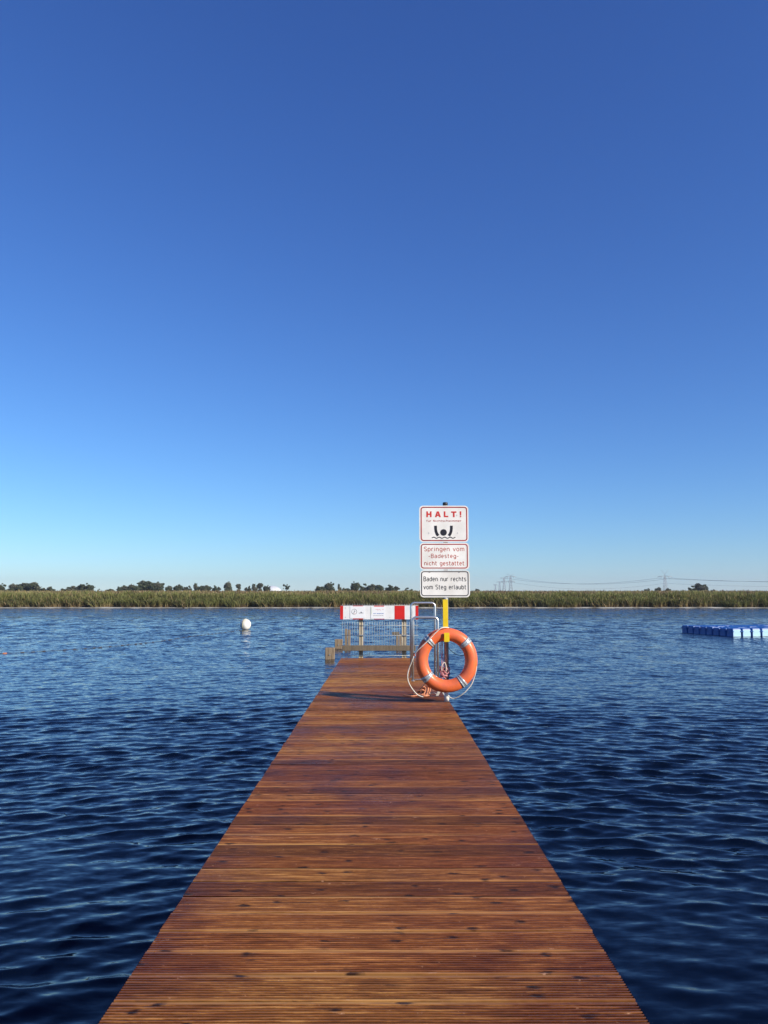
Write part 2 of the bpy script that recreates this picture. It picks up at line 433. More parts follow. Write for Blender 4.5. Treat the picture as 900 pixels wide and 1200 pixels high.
def make_shore():  # low pale strip along the far waterline
    xs = np.linspace(-140, 140, 500); yf = 103.0 + .25 * wobble(xs, xs * 0, 8, 14) + .12 * wobble(xs, xs * 0, 77, 2)
    zt = .085 + .035 * wobble(xs, xs * 0, 78, 6)
    rows = [np.stack([xs, yf, xs * 0 - .2], -1), np.stack([xs, yf + .02, zt * .8], -1), np.stack([xs, yf + .3, zt], -1), np.stack([xs, yf * 0 + 104.9, zt * 0 + .12], -1)]
    V = np.concatenate(rows); n = len(xs); idx = np.arange(4 * n).reshape(4, n)
    Fc = np.stack([idx[:-1, :-1], idx[:-1, 1:], idx[1:, 1:], idx[1:, :-1]], -1).reshape(-1)
    o = link('shore', np_mesh('shore', V, Fc, 4), simple('pale_shore_strip', (.30, .29, .26), .9, 0, .25, .6, c2=(.10, .09, .07)), smooth=True)
    tag(o, kind='structure')
make_shore()

def blades(name, x, y, h, wd, base, tip, lean_x, lean_y, label, cat):
    n = len(x); z = ground_h(y)
    az = rng.random(n) * 3.1416
    wx, wy = np.cos(az) * wd / 2, np.sin(az) * wd / 2
    def lv(f, wf):
        cx = x + lean_x * f ** 1.8; cy = y + lean_y * f ** 1.8; cz = z + h * f
        return np.stack([cx - wx * wf, cy - wy * wf, cz], -1), np.stack([cx + wx * wf, cy + wy * wf, cz], -1)
    a0, b0 = lv(0, .5); a1, b1 = lv(.45, .9); a2, b2 = lv(.8, 1.0); a3, b3 = lv(1.0, .25)
    V = np.stack([a0, b0, a1, b1, a2, b2, a3, b3], 1).reshape(-1, 3)
    o = (np.arange(n) * 8)[:, None]
    Fc = (o[:, :, None] + np.array([[0, 1, 3, 2], [2, 3, 5, 4], [4, 5, 7, 6]])[None]).reshape(-1)
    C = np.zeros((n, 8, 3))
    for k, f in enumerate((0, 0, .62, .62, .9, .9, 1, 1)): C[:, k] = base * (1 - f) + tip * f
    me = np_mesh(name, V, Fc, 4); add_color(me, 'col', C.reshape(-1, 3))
    ob = link(name, me, M['leaf']); tag(ob, label, cat, kind='stuff'); return ob
M['leaf'] = attr_mat('reed_leaves', 'col', .65, .25, .22)

def make_reeds():
    # wall of reeds at the water's edge
    n = 190000
    x = rng.uniform(-95, 95, n); d = rng.random(n) ** 1.3 * 5.5; y0 = 103.9 + .5 * wobble(x, x * 0, 8, 14) + .75 * wobble(x, x * 0, 9, 3.4) + .35 * wobble(x, x * 0, 10, 1.2)
    y = y0 + d
    c = wobble(x, y * 1.5, 41, 3.0); c2 = wobble(x, y, 42, 14); c3 = wobble(x, y * 2, 43, 1.1)
    keep = rng.random(n) < np.clip(.75 + .35 * c3 + .25 * c, .12, 1)
    x, y, c, c2, c3, d = [q[keep] for q in (x, y, c, c2, c3, d)]; n = len(x)
    h = (1.28 + .24 * c + .16 * c3 + .13 * c2 + rng.normal(0, .13, n)) * np.clip(.72 + d * .2, .7, 1.12)
    h = np.clip(h, .4, 2.0)
    green = np.array([.145, .155, .048]); dk = np.array([.032, .044, .018]); straw = np.array([.50, .36, .19]); brown = np.array([.15, .075, .05])
    u = rng.random(n)[:, None]
    t = np.clip(.46 + .42 * c[:, None] + .38 * c3[:, None] + 1.1 * (u - .5), 0, 1)
    tip = dk * (1 - t) + green * t * 1.65
    ys_ = (rng.random(n) < np.clip(.08 + .10 * c2, .01, .3))[:, None]
    tip = np.where(ys_, straw * .85, tip)
    base = np.where(rng.random(n)[:, None] < .40 + .25 * c2[:, None], straw * 1.0, brown) * (.7 + .5 * rng.random(n)[:, None])
    lx = rng.normal(-.12, .32, n) + .25 * c; ly = rng.normal(-.1, .25, n)
    blades('reed_bed', x, y, h, rng.uniform(.026, .06, n), base, tip, lx, ly,
           'tall green and straw coloured reeds along the far shore of the lake', 'reeds')
    # rank grass and reed on the bank behind
    n = 130000
    x = rng.uniform(-100, 100, n); y = rng.uniform(108.5, 129, n)
    c = wobble(x * .5, y * 1.5, 51, 5); c2 = wobble(x, y, 52, 22); c3 = wobble(x, y, 53, 1.3)
    h = np.clip(.66 + .08 * c + .07 * c3 + rng.normal(0, .09, n), .25, 1.3)
    u = rng.random(n)[:, None]; t = np.clip(.42 + .35 * c2[:, None] + .35 * c[:, None] + .9 * (u - .5), 0, 1)
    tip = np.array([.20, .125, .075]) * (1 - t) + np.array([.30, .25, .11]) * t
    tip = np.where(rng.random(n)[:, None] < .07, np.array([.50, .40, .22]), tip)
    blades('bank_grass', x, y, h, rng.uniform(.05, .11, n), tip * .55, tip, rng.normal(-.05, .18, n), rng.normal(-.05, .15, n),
           'brownish green rank grass covering the bank behind the reeds', 'grass')
make_reeds()

# ------------------------------------------------------------------ jetty
XL = ground(115, 1200, DECK).x; XR = ground(762, 1200, DECK).x
YEND = ground(440, 771, DECK).y
PITCH = .172
def make_jetty():
    root = empty('jetty', (0, YEND, 0)); tag(root, 'long straight wooden jetty of wet grooved red brown boards running out over the lake', 'jetty')
    nb = 101; NG = 9; gap = .009
    prof = []                                     # (y offset, z offset, ridge)
    bw = PITCH - gap; rim = .010
    prof += [(0, -.028, 0), (0, -.002, .3), (.0025, 0, 1), (rim, 0, .9)]
    gp = (bw - 2 * rim) / NG
    for k in range(NG):
        y = rim + k * gp
        prof += [(y + gp * .06, -.0046, 0), (y + gp * .50, -.0048, 0), (y + gp * .56, -.0003, .9)]
        if k < NG - 1: prof += [(y + gp * .98, -.0003, .95)]
    prof += [(bw - rim, 0, .9), (bw - .0025, 0, 1), (bw, -.002, .3), (bw, -.028, 0)]
    P = np.array(prof); npf = len(P)
    nx = 15; ts = np.linspace(0, 1, nx)
    Vs, Cs, Fs = [], [], []; off = 0
    g = np.random.default_rng(2)
    for bidx in range(nb):
        y1 = YEND - bidx * PITCH; y0 = y1 - bw
        xl = XL + g.normal(0, .0016); xr = XR + g.normal(0, .0012)
        r = g.random(); tw = g.normal(0, .0014, 2); bow = g.normal(0, .0008)
        xs = xl + (xr - xl) * ts
        X = np.repeat(xs[:, None], npf, 1); Yb = y0 + P[None, :, 0] + bow * np.sin(ts * 3.14)[:, None]
        wav = .0007 * np.sin(ts * 9 + r * 20)[:, None]
        Z = DECK + P[None, :, 1] + wav + (P[None, :, 0] / bw - .5) * (tw[0] + (tw[1] - tw[0]) * ts)[:, None] + g.normal(0, .0008)
        V = np.stack([X, np.broadcast_to(Yb, X.shape), Z], -1).reshape(-1, 3); Vs.append(V)
        edge = ((P[:, 0] < rim + .0001) | (P[:, 0] > bw - rim - .0001)).astype(float)
        C = np.stack([np.full(npf, r), P[:, 2], edge], -1)
        Cs.append(np.broadcast_to(C[None], (nx, npf, 3)).reshape(-1, 3))
        idx = off + np.arange(nx * npf).reshape(nx, npf)
        q = np.stack([idx[:-1, :-1], idx[1:, :-1], idx[1:, 1:], idx[:-1, 1:]], -1).reshape(-1, 4)
        # underside
        qb = np.stack([idx[:-1, -1], idx[1:, -1], idx[1:, 0], idx[:-1, 0]], -1).reshape(-1, 4)
        # board ends, split in strips between profile points and the bottom edge
        e = []
        for row, flip in ((idx[0], False), (idx[-1], True)):
            for k in range(npf // 2):
                a = [row[k], row[k + 1], row[npf - 2 - k], row[npf - 1 - k]]
                if len(set(a)) == 4: e.append(a[::-1] if flip else a)
        Fs += [q, qb, np.array(e)]; off += nx * npf
    me = np_mesh('deck', np.concatenate(Vs), np.concatenate(Fs).reshape(-1), 4); add_color(me, 'board', np.concatenate(Cs))
    link('deck', me, M['deck'], root)
    Y0 = YEND - nb * PITCH
    for x in (XL + .14, (XL + XR) / 2, XR - .14):
        bm = bmesh.new(); box2(bm, (x - .04, Y0, DECK - .19), (x + .04, YEND - .02, DECK - .031), .004); build('stringer', bm, M['beam'], root)
    y = YEND - .5
    while y > Y0:
        for x in (XL + .26, XR - .26):
            bm = bmesh.new(); tube(bm, [(x, y, -1.15), (x, y, .3), (x, y, DECK - .035)], [.085, .08, .08], 12); build('pile', bm, M['oldwood'], root)
        bm = bmesh.new(); box2(bm, (XL + .12, y - .16, DECK - .31), (XR - .12, y - .095, DECK - .193), .004); build('cross_beam', bm, M['beam'], root)
        y -= 2.9
make_jetty()

# ------------------------------------------------------------------ mesh barrier at the jetty's end
def make_barrier():
    yb = YEND + .06
    root = empty('mesh_barrier', (at(445, 771, yb).x, yb, DECK)); tag(root, 'wire mesh barrier with red and white striped board across the jetty end', 'barrier')
    # beam in front, mesh behind it, posts behind the mesh
    a = at(401.5, 756.3, yb); b = at(487, 762.6, yb)
    bm = bmesh.new(); box2(bm, (a.x, yb - .035, b.z), (b.x, yb + .035, a.z), .006); build('timber_rail', bm, M['beam'], root)
    ym = yb + .06
    m0 = at(401, 770, ym); m1 = at(489, 707.5, ym)
    bm = bmesh.new(); zb = m0.z; zt = m1.z; x = m0.x
    while x < m1.x:
        tube(bm, [(x, ym, zb), (x, ym, zt)], .0032, 5); x += .05
    for z in (zb + .03, zb + .23, zb + .43, zb + .63, zb + .83, zt - .03):
        for s in (-.007, .007): tube(bm, [(m0.x - .02, ym + s, z), (m1.x + .02, ym + s, z)], .0038, 5)
    build('mesh_panel', bm, M['wire'], root)
    for px0, px1 in ((420.3, 425.6), (470.8, 476.2)):
        p0 = at(px0, 760, ym + .05); p1 = at(px1, 760, ym + .05); zt2 = at(420, 712, ym + .05).z
        w_ = (p1.x - p0.x)
        bm = bmesh.new()
        box2(bm, (p0.x, ym + .012, -.6), (p0.x + w_ * .42, ym + .09, zt2), .004)
        box2(bm, (p1.x - w_ * .42, ym + .012, -.6), (p1.x, ym + .09, zt2), .004)
        box2(bm, (p0.x + w_ * .40, ym + .03, -.6), (p1.x - w_ * .40, ym + .07, zt2 - .01))
        po = build('post', bm, M['palewood'], root)
        for z in (zb + .43, zb + .83):
            bm = bmesh.new(); box2(bm, (p0.x - .006, ym - .012, z - .012), (p1.x + .006, ym + .011, z + .012), .003)
            build('clamp', bm, M['galv'], po)
    # striped board
    y0, y1 = ym - .055, ym - .012
    def P(px, py): q = at(px, py, y0); return q.x, q.z
    L, T = P(398.6, 709.8); Rr, B = P(490.2, 725.8)
    drop = .012
    bm = bmesh.new(); prism(bm, rrect(L, Rr, B, T, .018, 4), y0, y1)
    bd = build('warning_board', bm, M['white2'], root)
    for xa, xb in ((398.6, 402.2), (413.6, 425.6), (438.2, 450.3), (462.3, 474.3), (486.9, 490.2)):
        xa_, _ = P(xa, 715); xb_, _ = P(xb, 715)
        bm = bmesh.new(); box2(bm, (xa_ + .0005, y0 - .002, B + .001), (xb_ - .0005, y0 + .01, T - .001)); build('red_stripe', bm, M['red'], bd)
    # notices
    y2 = y0 - .006
    def P2(px, py, y=y2): q = at(px, py, y); return q.x, q.z
    def notice(xa, xb, ya, yb_, draw):
        l, t = P2(xa, ya); r, b_ = P2(xb, yb_)
        bm = bmesh.new(); prism(bm, rrect(l, r, b_, t, .006, 2), y2, y2 + .003, 0); draw(bm, l, r, b_, t)
        return build('notice', bm, [M['paper'], M['greytxt'], M['redtxt'], M['bluetxt'], M['greenprint']], bd)
    def d1(bm, l, r, b, t):
        c = P2(415.2, 716.8); yy = y2 - .0012
        tube(bm, [(c[0] + .052 * math.cos(a), yy, c[1] + .052 * math.sin(a)) for a in [i * math.pi / 12 for i in range(24)]], .0028, 4, closed=True, mi=1)
        tube(bm, [(c[0], yy, c[1] + .034), (c[0], yy, c[1] - .012), (c[0] - .022, yy, c[1] - .028)], .0032, 4, mi=1)
        tube(bm, [(c[0] + .004, yy, c[1] - .006), (c[0] + .022, yy, c[1] + .012)], .003, 4, mi=1)
        tube(bm, [(c[0] - .02, yy, c[1] - .036), (c[0] + .02, yy, c[1] - .036)], .002, 4, mi=2)
        s = P2(423.2, 718.4)
        tube(bm, [(s[0] - .045 + i * .009, yy, s[1] + (.005 if i % 2 else -.004)) for i in range(11)], .003, 4, mi=1)
        tube(bm, [(s[0] - .012, yy, s[1] + .012), (s[0], yy, s[1] + .026), (s[0] + .018, yy, s[1] + .006)], .0038, 4, mi=1)
    def d2(bm, l, r, b, t):
        yy = y2 - .0008; rr = random.Random(3)
        def dashes(pa, pb, py, hh, mi, prob=.8):
            x = P2(pa, py)[0]; xe = P2(pb, py)[0]; z = P2(pa, py)[1]
            while x < xe:
                wd = rr.uniform(.008, .022)
                if rr.random() < prob: box2(bm, (x, yy, z - hh / 2 * rr.uniform(.6, 1)), (min(x + wd, xe), yy + .0015, z + hh / 2 * rr.uniform(.6, 1)), 0, mi)
                x += wd + rr.uniform(.004, .008)
        dashes(440, 449.6, 714.2, .008, 2, .75); dashes(442.5, 449.3, 715.3, .006, 2, .6)
        dashes(436.6, 449.6, 719.0, .018, 3, .8); dashes(437, 449.4, 721.4, .009, 1, .8)
        g = P2(434.9, 713)[0]; zt_ = P2(434.9, 711.5)[1]; zb_ = P2(434.9, 720)[1]
        box2(bm, (g + .002, yy, zb_), (g + .008, yy + .0015, zt_), 0, 4)
    M['greenprint'] = simple('pale_green_print', (.45, .6, .25), .5)
    notice(410.3, 427.8, 710.5, 724.6, d1); notice(434.6, 451.5, 710.9, 725.0, d2)
    for px, py in ((405, 712.5), (405, 723.3), (457, 712.5), (457, 723.3), (481, 712.5), (481, 723.3)):
        bm = bmesh.new(); x, z = P(px, py); tube(bm, [(x, y0 - .006, z), (x, y0 + .002, z)], .006, 8)
        build('screw', bm, M['galv'], bd)
make_barrier()

# ------------------------------------------------------------------ sign post
YP = 9.5
def arc(cx, cz, rx, rz, a0, a1, n=8):
    return [(cx + rx * math.cos(R(a0 + (a1 - a0) * k / n)), cz + rz * math.sin(R(a0 + (a1 - a0) * k / n))) for k in range(n + 1)]
# technical road-sign lettering: strokes in units of the capital height, (advance, strokes)
XH = .72
GLYPH = {
 'S': (.56, [arc(.28, .76, .24, .24, 30, 200, 8) + [(.10, .62), (.42, .44)] + arc(.28, .25, .24, .25, 20, -150, 8)]),
 'B': (.56, [[(.06, 0), (.06, 1)], [(.06, 1), (.30, 1)] + arc(.30, .77, .2, .23, 90, -90, 6) + [(.06, .54)], [(.06, .54), (.32, .54)] + arc(.32, .27, .2, .27, 90, -90, 6) + [(.06, 0)]]),
 'N': (.60, [[(.06, 0), (.06, 1)], [(.06, 1), (.52, 0)], [(.52, 0), (.52, 1)]]),
 'p': (.54, [[(.06, -.27), (.06, XH)], arc(.27, XH / 2, .21, XH / 2, 180, -180, 14)]),
 'b': (.54, [[(.06, 1), (.06, 0)], arc(.27, XH / 2, .21, XH / 2, 180, -180, 14)]),
 'd': (.54, [[(.48, 1), (.48, 0)], arc(.27, XH / 2, .21, XH / 2, 0, 360, 14)]),
 'g': (.54, [[(.48, XH), (.48, -.08)] + arc(.27, -.08, .21, .19, 0, -150, 7), arc(.27, XH / 2, .21, XH / 2, 0, 360, 14)]),
 'a': (.52, [arc(.26, XH - .2, .19, .2, 150, 0, 7) + [(.45, 0)], arc(.25, .21, .2, .21, 0, 360, 12)]),
 'e': (.52, [[(.06, XH / 2), (.46, XH / 2)] + arc(.26, XH / 2, .2, XH / 2, 0, 310, 13)]),
 'c': (.48, [arc(.26, XH / 2, .2, XH / 2, 45, 315, 12)]),
 'o': (.54, [arc(.27, XH / 2, .21, XH / 2, 0, 360, 14)]),
 's': (.46, [arc(.23, .54, .17, .18, 30, 210, 7) + [(.33, .33)] + arc(.23, .18, .17, .18, 30, -150, 7)]),
 'r': (.38, [[(.06, 0), (.06, XH)], arc(.27, .42, .21, .30, 180, 70, 5)]),
 'n': (.54, [[(.06, 0), (.06, XH)], arc(.27, .44, .21, .28, 180, 0, 8) + [(.48, 0)]]),
 'h': (.54, [[(.06, 0), (.06, 1)], arc(.27, .44, .21, .28, 180, 0, 8) + [(.48, 0)]]),
 'm': (.80, [[(.06, 0), (.06, XH)], arc(.23, .50, .17, .22, 180, 0, 7) + [(.40, 0)], arc(.57, .50, .17, .22, 180, 0, 7) + [(.74, 0)]]),
 'u': (.54, [[(.06, XH)] + arc(.27, .28, .21, .28, 180, 360, 8) + [(.48, XH)], [(.48, XH), (.48, 0)]]),
 'i': (.20, [[(.08, 0), (.08, XH)], [(.08, .93), (.08, 1.0)]]),
 'l': (.24, [[(.08, 1), (.08, .12), (.18, 0)]]),
 't': (.38, [[(.14, .98), (.14, .16)] + arc(.28, .16, .14, .16, 180, 290, 5), [(.02, XH), (.34, XH)]]),
 'v': (.50, [[(.03, XH), (.25, 0)], [(.25, 0), (.47, XH)]]),
 'w': (.72, [[(.03, XH), (.19, 0)], [(.19, 0), (.36, XH * .9)], [(.36, XH * .9), (.53, 0)], [(.53, 0), (.69, XH)]]),
 'f': (.36, [[(.14, 0), (.14, .8)] + arc(.28, .8, .14, .2, 180, 80, 5), [(.02, XH), (.32, XH)]]),
 '-': (.36, [[(.06, .38), (.30, .38)]]),
 ' ': (.34, []),
}
GLYPH['\u00fc'] = (.54, GLYPH['u'][1] + [[(.16, .92), (.16, .98)], [(.38, .92), (.38, .98)]])
def text_obj(name, s, x0, x1, z0, z1, y, mat, parent, wt=.13):
    """raised lettering whose capital height spans z0..z1 and whose width spans x0..x1"""
    gap = .13; W = sum(GLYPH[c][0] + gap for c in s) - gap; sx = (x1 - x0) / W; sz = z1 - z0
    bm = bmesh.new(); x = 0; q = 0
    for ch in s:
        adv, strokes = GLYPH[ch]
        for st in strokes:
            q += 1
            tube(bm, [(x0 + (x + a) * sx, 0, z0 + (wt * .5 + b * (1 - wt)) * sz) for a, b in st], wt * sz * .5, 6, smoothed=False)
        x += adv + gap
    r = wt * sz * .5
    for v in bm.verts: v.co.y = y + v.co.y * (.0012 / r)
    return build(name, bm, mat, parent)
def block_letter(ch, x0, x1, z0, z1, y, mat, parent):
    w_, h = x1 - x0, z1 - z0; bm = bmesh.new()
    def poly(ps): prism(bm, [(x0 + a * w_, z0 + b * h) for a, b in ps], y - .0012, y)
    if ch == 'H': poly([(0, 0), (.31, 0), (.31, .39), (.69, .39), (.69, 0), (1, 0), (1, 1), (.69, 1), (.69, .64), (.31, .64), (.31, 1), (0, 1)])
    if ch == 'L': poly([(0, 0), (1, 0), (1, .24), (.36, .24), (.36, 1), (0, 1)])
    if ch == 'T': poly([(.34, 0), (.66, 0), (.66, .76), (1, .76), (1, 1), (0, 1), (0, .76), (.34, .76)])
    if ch == 'A':
        poly([(0, 0), (.29, 0), (.36, .2), (.36, .21), (.64, .21), (.64, .2), (.71, 0), (1, 0), (.67, 1), (.5, 1), (.5, .72), (.565, .42), (.435, .42), (.5, .72), (.5, 1), (.33, 1)])
    if ch == '!':
        poly([(.1, .3), (.9, .3), (1, 1), (0, 1)]); poly([(.08, 0), (.92, 0), (.92, .2), (.08, .2)])
    return build('letter', bm, mat, parent)

def make_sign_post():
    base = at(523.6, 821, YP); XP = base.x
    root = empty('sign_post', (XP, YP, DECK)); tag(root, 'steel post on the jetty edge with three white bathing signs and a yellow hook', 'sign post')
    ztop = at(520, 592.2, YP).z
    bm = bmesh.new(); tube(bm, [(XP, YP, DECK + .012), (XP, YP, ztop)], .0265, 20); build('pole', bm, M['galv'], root)
    bm = bmesh.new(); tube(bm, [(XP, YP, ztop), (XP, YP, ztop + .006), (XP, YP, ztop + .03), (XP, YP, ztop + .036)], [.027, .031, .031, .024], 16); build('pole_cap', bm, M['dark'], root)
    bm = bmesh.new(); tube(bm, [(XP, YP, DECK + .003), (XP, YP, DECK + .115)], .0295, 20); build('sunlit_pole_foot', bm, M['white'], root)  # white cylinder, paints the sunlit bottom of the pole
    ys = YP - .034                                   # front face of the sign sheets
    def X(px, py=650): return at(px, py, ys).x
    def Z(py): return at(520, py, ys).z
    def panel(x0, x1, y0, y1, bx0, bx1, by0, by1, bmat, bw=.0125):
        l, r, b, t = X(x0), X(x1), Z(y1), Z(y0)
        bm = bmesh.new(); prism(bm, rrect(l, r, b, t, .045, 6), ys, ys + .004)
        p = build('sign_panel', bm, M['white'], root)
        l, r, b, t = X(bx0), X(bx1), Z(by1), Z(by0)
        bm = bmesh.new(); frame(bm, rrect(l, r, b, t, .035, 6), rrect(l + bw, r - bw, b + bw, t - bw, .024, 6), ys - .0014, ys + .001)
        build('border', bm, bmat, p)
        for z in ((b * .72 + t * .28), (b * .28 + t * .72)):
            bm = bmesh.new(); box2(bm, (XP - .045, ys + .0045, z - .016), (XP + .045, YP - .003, z + .016), .002)
            build('bracket', bm, M['galv'], p)
        return p
    # 1: HALT!
    p = panel(491.5, 549.4, 592.6, 635.2, 493.2, 548.0, 593.9, 634.0, M['redborder'])
    yt = ys - .0002
    def c2(v): return 488 + v / 13.846
    def c2y(v): return 588 + v / 13.846
    for s, a, b in (('H', 165, 250), ('A', 303, 402), ('L', 450, 522), ('T', 569, 655), ('!', 709, 736)):
        block_letter(s, X(c2(a)), X(c2(b)), Z(c2y(250)), Z(c2y(156)), yt, M['redtxt'], p)
    text_obj('lettering', 'f\u00fcr Nichtschwimmer', X(c2(165)), X(c2(735)), Z(c2y(328)), Z(c2y(290)), yt, M['redborder'], p, wt=.17)
    bm = bmesh.new()
    cx, cz = X(c2(443)), Z(c2y(498)); r = .0395
    prism(bm, [(cx + r * math.cos(a), cz + r * math.sin(a)) for a in [i * math.pi / 16 for i in range(32)]], yt - .0012, yt)
    def stroke(ps, wd):
        L_, R_ = [], []
        for i, (a, b) in enumerate(ps):
            q0, q1 = ps[max(i - 1, 0)], ps[min(i + 1, len(ps) - 1)]
            d = Vector((q1[0] - q0[0], q1[1] - q0[1])).normalized()
            L_.append((a - d.y * wd / 2, b + d.x * wd / 2)); R_.append((a + d.y * wd / 2, b - d.x * wd / 2))
        for i in range(len(ps) - 1):
            prism(bm, [L_[i], L_[i + 1], R_[i + 1], R_[i]], yt - .0012, yt)
    for sgn in (1, -1):
        def mx(v): return X(c2(v if sgn > 0 else 886 - v))
        stroke([(mx(314), Z(c2y(388))), (mx(315), Z(c2y(440))), (mx(320), Z(c2y(480))), (mx(334), Z(c2y(518))), (mx(356), Z(c2y(552)))], .033)
    stroke([(X(c2(252 + i * 383 / 36)), Z(c2y(583 - 9 * math.sin(i * math.pi / 4.2 - .6)))) for i in range(37)], .0105)
    build('swimmer_pictogram', bm, M['black'], p)
    for a, b in ((203, 507), (671, 507), (662, 218), (437, 622)):
        bm = bmesh.new(); x, z = X(c2(a)), Z(c2y(b)); tube(bm, [(x, ys - .003, z), (x, ys + .001, z)], .0055, 8)
        build('rivet', bm, M['galv'], p)
    # 2
    def e(v): return 470 + v / 8.18
    def ey(v): return 575 + v / 8.18
    p = panel(491.9, 549.9, 636.0, 667.6, 493.2, 548.2, 637.3, 666.2, M['redborder'], .0115)
    for s, a, b, t_, bb in (('Springen vom', 220, 607, 536, 582), ('-Badesteg-', 262, 552, 604, 647), ('nicht gestattet', 222, 605, 673, 718)):
        text_obj('lettering', s, X(e(a)), X(e(b)), Z(ey(bb)), Z(ey(t_)), yt, M['redtxt2'], p, wt=.15)
    # 3
    p = panel(492.2, 550.3, 668.4, 700.0, 493.4, 548.8, 669.4, 698.6, M['black'], .0105)
    for s, a, b, t_, bb in (('Baden nur rechts', 214, 621, 822, 870), ('vom Steg erlaubt', 214, 621, 900, 948)):
        text_obj('lettering', s, X(e(a)), X(e(b)), Z(ey(bb)), Z(ey(t_)), yt, M['greytxt'], p, wt=.15)
    for a, b in ((272, 779), (555, 779)):
        bm = bmesh.new(); x, z = X(e(a)), Z(ey(b)); box2(bm, (x - .008, ys - .004, z - .006), (x + .008, ys - .0016, z + .008), .001)
        build('clip', bm, M['dark'], p)
    # yellow hook plate: strip behind the ring, lip in front of it
    yh = YP - .0265
    bm = bmesh.new()
    x0 = at(518.9, 720, yh).x; x1 = at(524.9, 720, yh).x
    z1 = at(521, 702.5, yh).z; z0 = at(521, 752, yh).z
    rx = at(523.2, 773.6, YP - .11)
    box2(bm, (x0, yh - .012, z0), (x1, yh - .001, z1), .002)
    zl = at(521, 741.5, YP - .20).z; zb = at(521, 751.0, YP - .20).z
    zs = zb - .012
    box2(bm, (x0, YP - .198, zb - .012), (x1, yh - .0125, zb - .001), .002)
    box2(bm, (x0, YP - .210, zb - .012), (x1, YP - .1985, zl), .002)
    build('hook_plate', bm, M['yellow'], root)
    bm = bmesh.new(); tube(bm, [(XP, YP, at(521, 702, YP).z), (XP, YP, at(521, 699.5, YP).z)], .0285, 16); build('collar', bm, M['white2'], root)
    return XP
M['redtxt2'] = simple('faded_red_print', (.46, .10, .075), .5, 0, .15, 10)
XP = make_sign_post()

# ------------------------------------------------------------------ life ring
YR = YP - .118
def make_ring():
    c = at(523.2, 773.6, YR); root = empty('life_ring', (c.x, YR, c.z - .37)); tag(root, 'orange life ring with silver bands hanging on the sign post', 'life ring')
    k = YR / F
    Rx, Rz, r = 28.6 * k, 29.6 * k, 7.35 * k
    def pt(a, rr=0, y=0): return Vector((c.x + (Rx + rr) * math.cos(a), YR + y, c.z + (Rz + rr) * math.sin(a)))
    def section(a0, a1, n, rs, seg=20, closed=False):
        bm = bmesh.new(); rings = []
        for i in range(n if closed else n + 1):
            a = a0 + (a1 - a0) * i / n
            rings.append([bm.verts.new(pt(a, rs * math.cos(b), 0.92 * rs * math.sin(b))) for b in [2 * math.pi * q / seg for q in range(seg)]])
        for i in range(n):
            A, B = rings[i], rings[(i + 1) % len(rings)]
            for q in range(seg): bm.faces.new((A[q], A[(q + 1) % seg], B[(q + 1) % seg], B[q])).smooth = True
        if not closed:
            bm.faces.new(rings[0]); bm.faces.new(rings[-1][::-1])
        return bm
    build('ring_body', section(0, 2 * math.pi, 72, r, 28, True), M['orange'], root)
    for deg in (133, 41, 220, 307):
        a = R(deg); da = .10
        b_ = build('reflective_band', section(a - da, a + da, 5, r + .0025, 28), M['silver'], root)
        for s in (-.052, .052):
            build('bright_stripe', section(a + s - .018, a + s + .018, 2, r + .004, 28), M['silver2'], b_)
    # white grab rope: top of ring -> left -> loose loops
    f = YR - .085
    def q(px, py, y): return at(px, py, y)
    bm = bmesh.new()
    ps = [q(526, 735.5, YR), q(522.5, 735.3, f + .03), q(517, 736, f - .01), q(510, 742, f - .012), q(503, 749.5, f - .012), q(495, 757, f), q(488.5, 763, YR - .06), q(485.3, 767.5, YR - .03)]
    tube(bm, spline(ps, 6), .0062, 7)
    ps = [q(485.3, 767.5, YR - .03), q(483.5, 773, YR - .03), q(479.5, 783, YR), q(477.7, 792, YR), q(479, 800, YR), q(484, 808.5, YR), q(489.5, 814.3, YR + .02), q(496, 816.8, YR + .02)]
    tube(bm, spline(ps, 8), .0062, 7)
    ps = [q(557.8, 776.5, YR - .02), q(558.4, 783, YR - .02), q(556, 793, YR), q(552.5, 802, YR), q(545, 811, YR), q(538, 816.0, YR + .02), q(531, 818.6, YR + .05), q(524.5, 815.5, YR + .06)]
    tube(bm, spline(ps, 8), .0062, 7)
    build('grab_rope', bm, M['rope'], root)
    for px, py in ((485.3, 767), (557.2, 776.0), (527.2, 738)):
        p_ = q(px, py, YR - (.02 if px > 500 else .03)); bm = bmesh.new(); bmesh.ops.create_icosphere(bm, subdivisions=2, radius=.015, matrix=Matrix.Translation(p_) @ Matrix.Diagonal((.8, .9, 1.5, 1)))
        build('rope_lug', bm, M['lug'], root, True)
M['lug'] = simple('dark_orange_lug', (.45, .07, .025), .5)
make_ring()

def tangle(name, cx, cy, cz, rx, ry, rz, n, r, mat, label, seed, cat='rope', minz=None):
    g = random.Random(seed); ps = []
    a = g.random() * 6
    for i in range(n):
        a += g.uniform(1.2, 2.6)
        k = g.uniform(.45, 1)
        z = cz + rz * g.uniform(-1, 1)
        if minz: z = max(z, minz)
        ps.append((cx + rx * k * math.cos(a), cy + ry * k * math.sin(a), z))
    bm = bmesh.new(); tube(bm, spline(ps, 6), r, 6)
    return tag(build(name, bm, mat), label, cat)

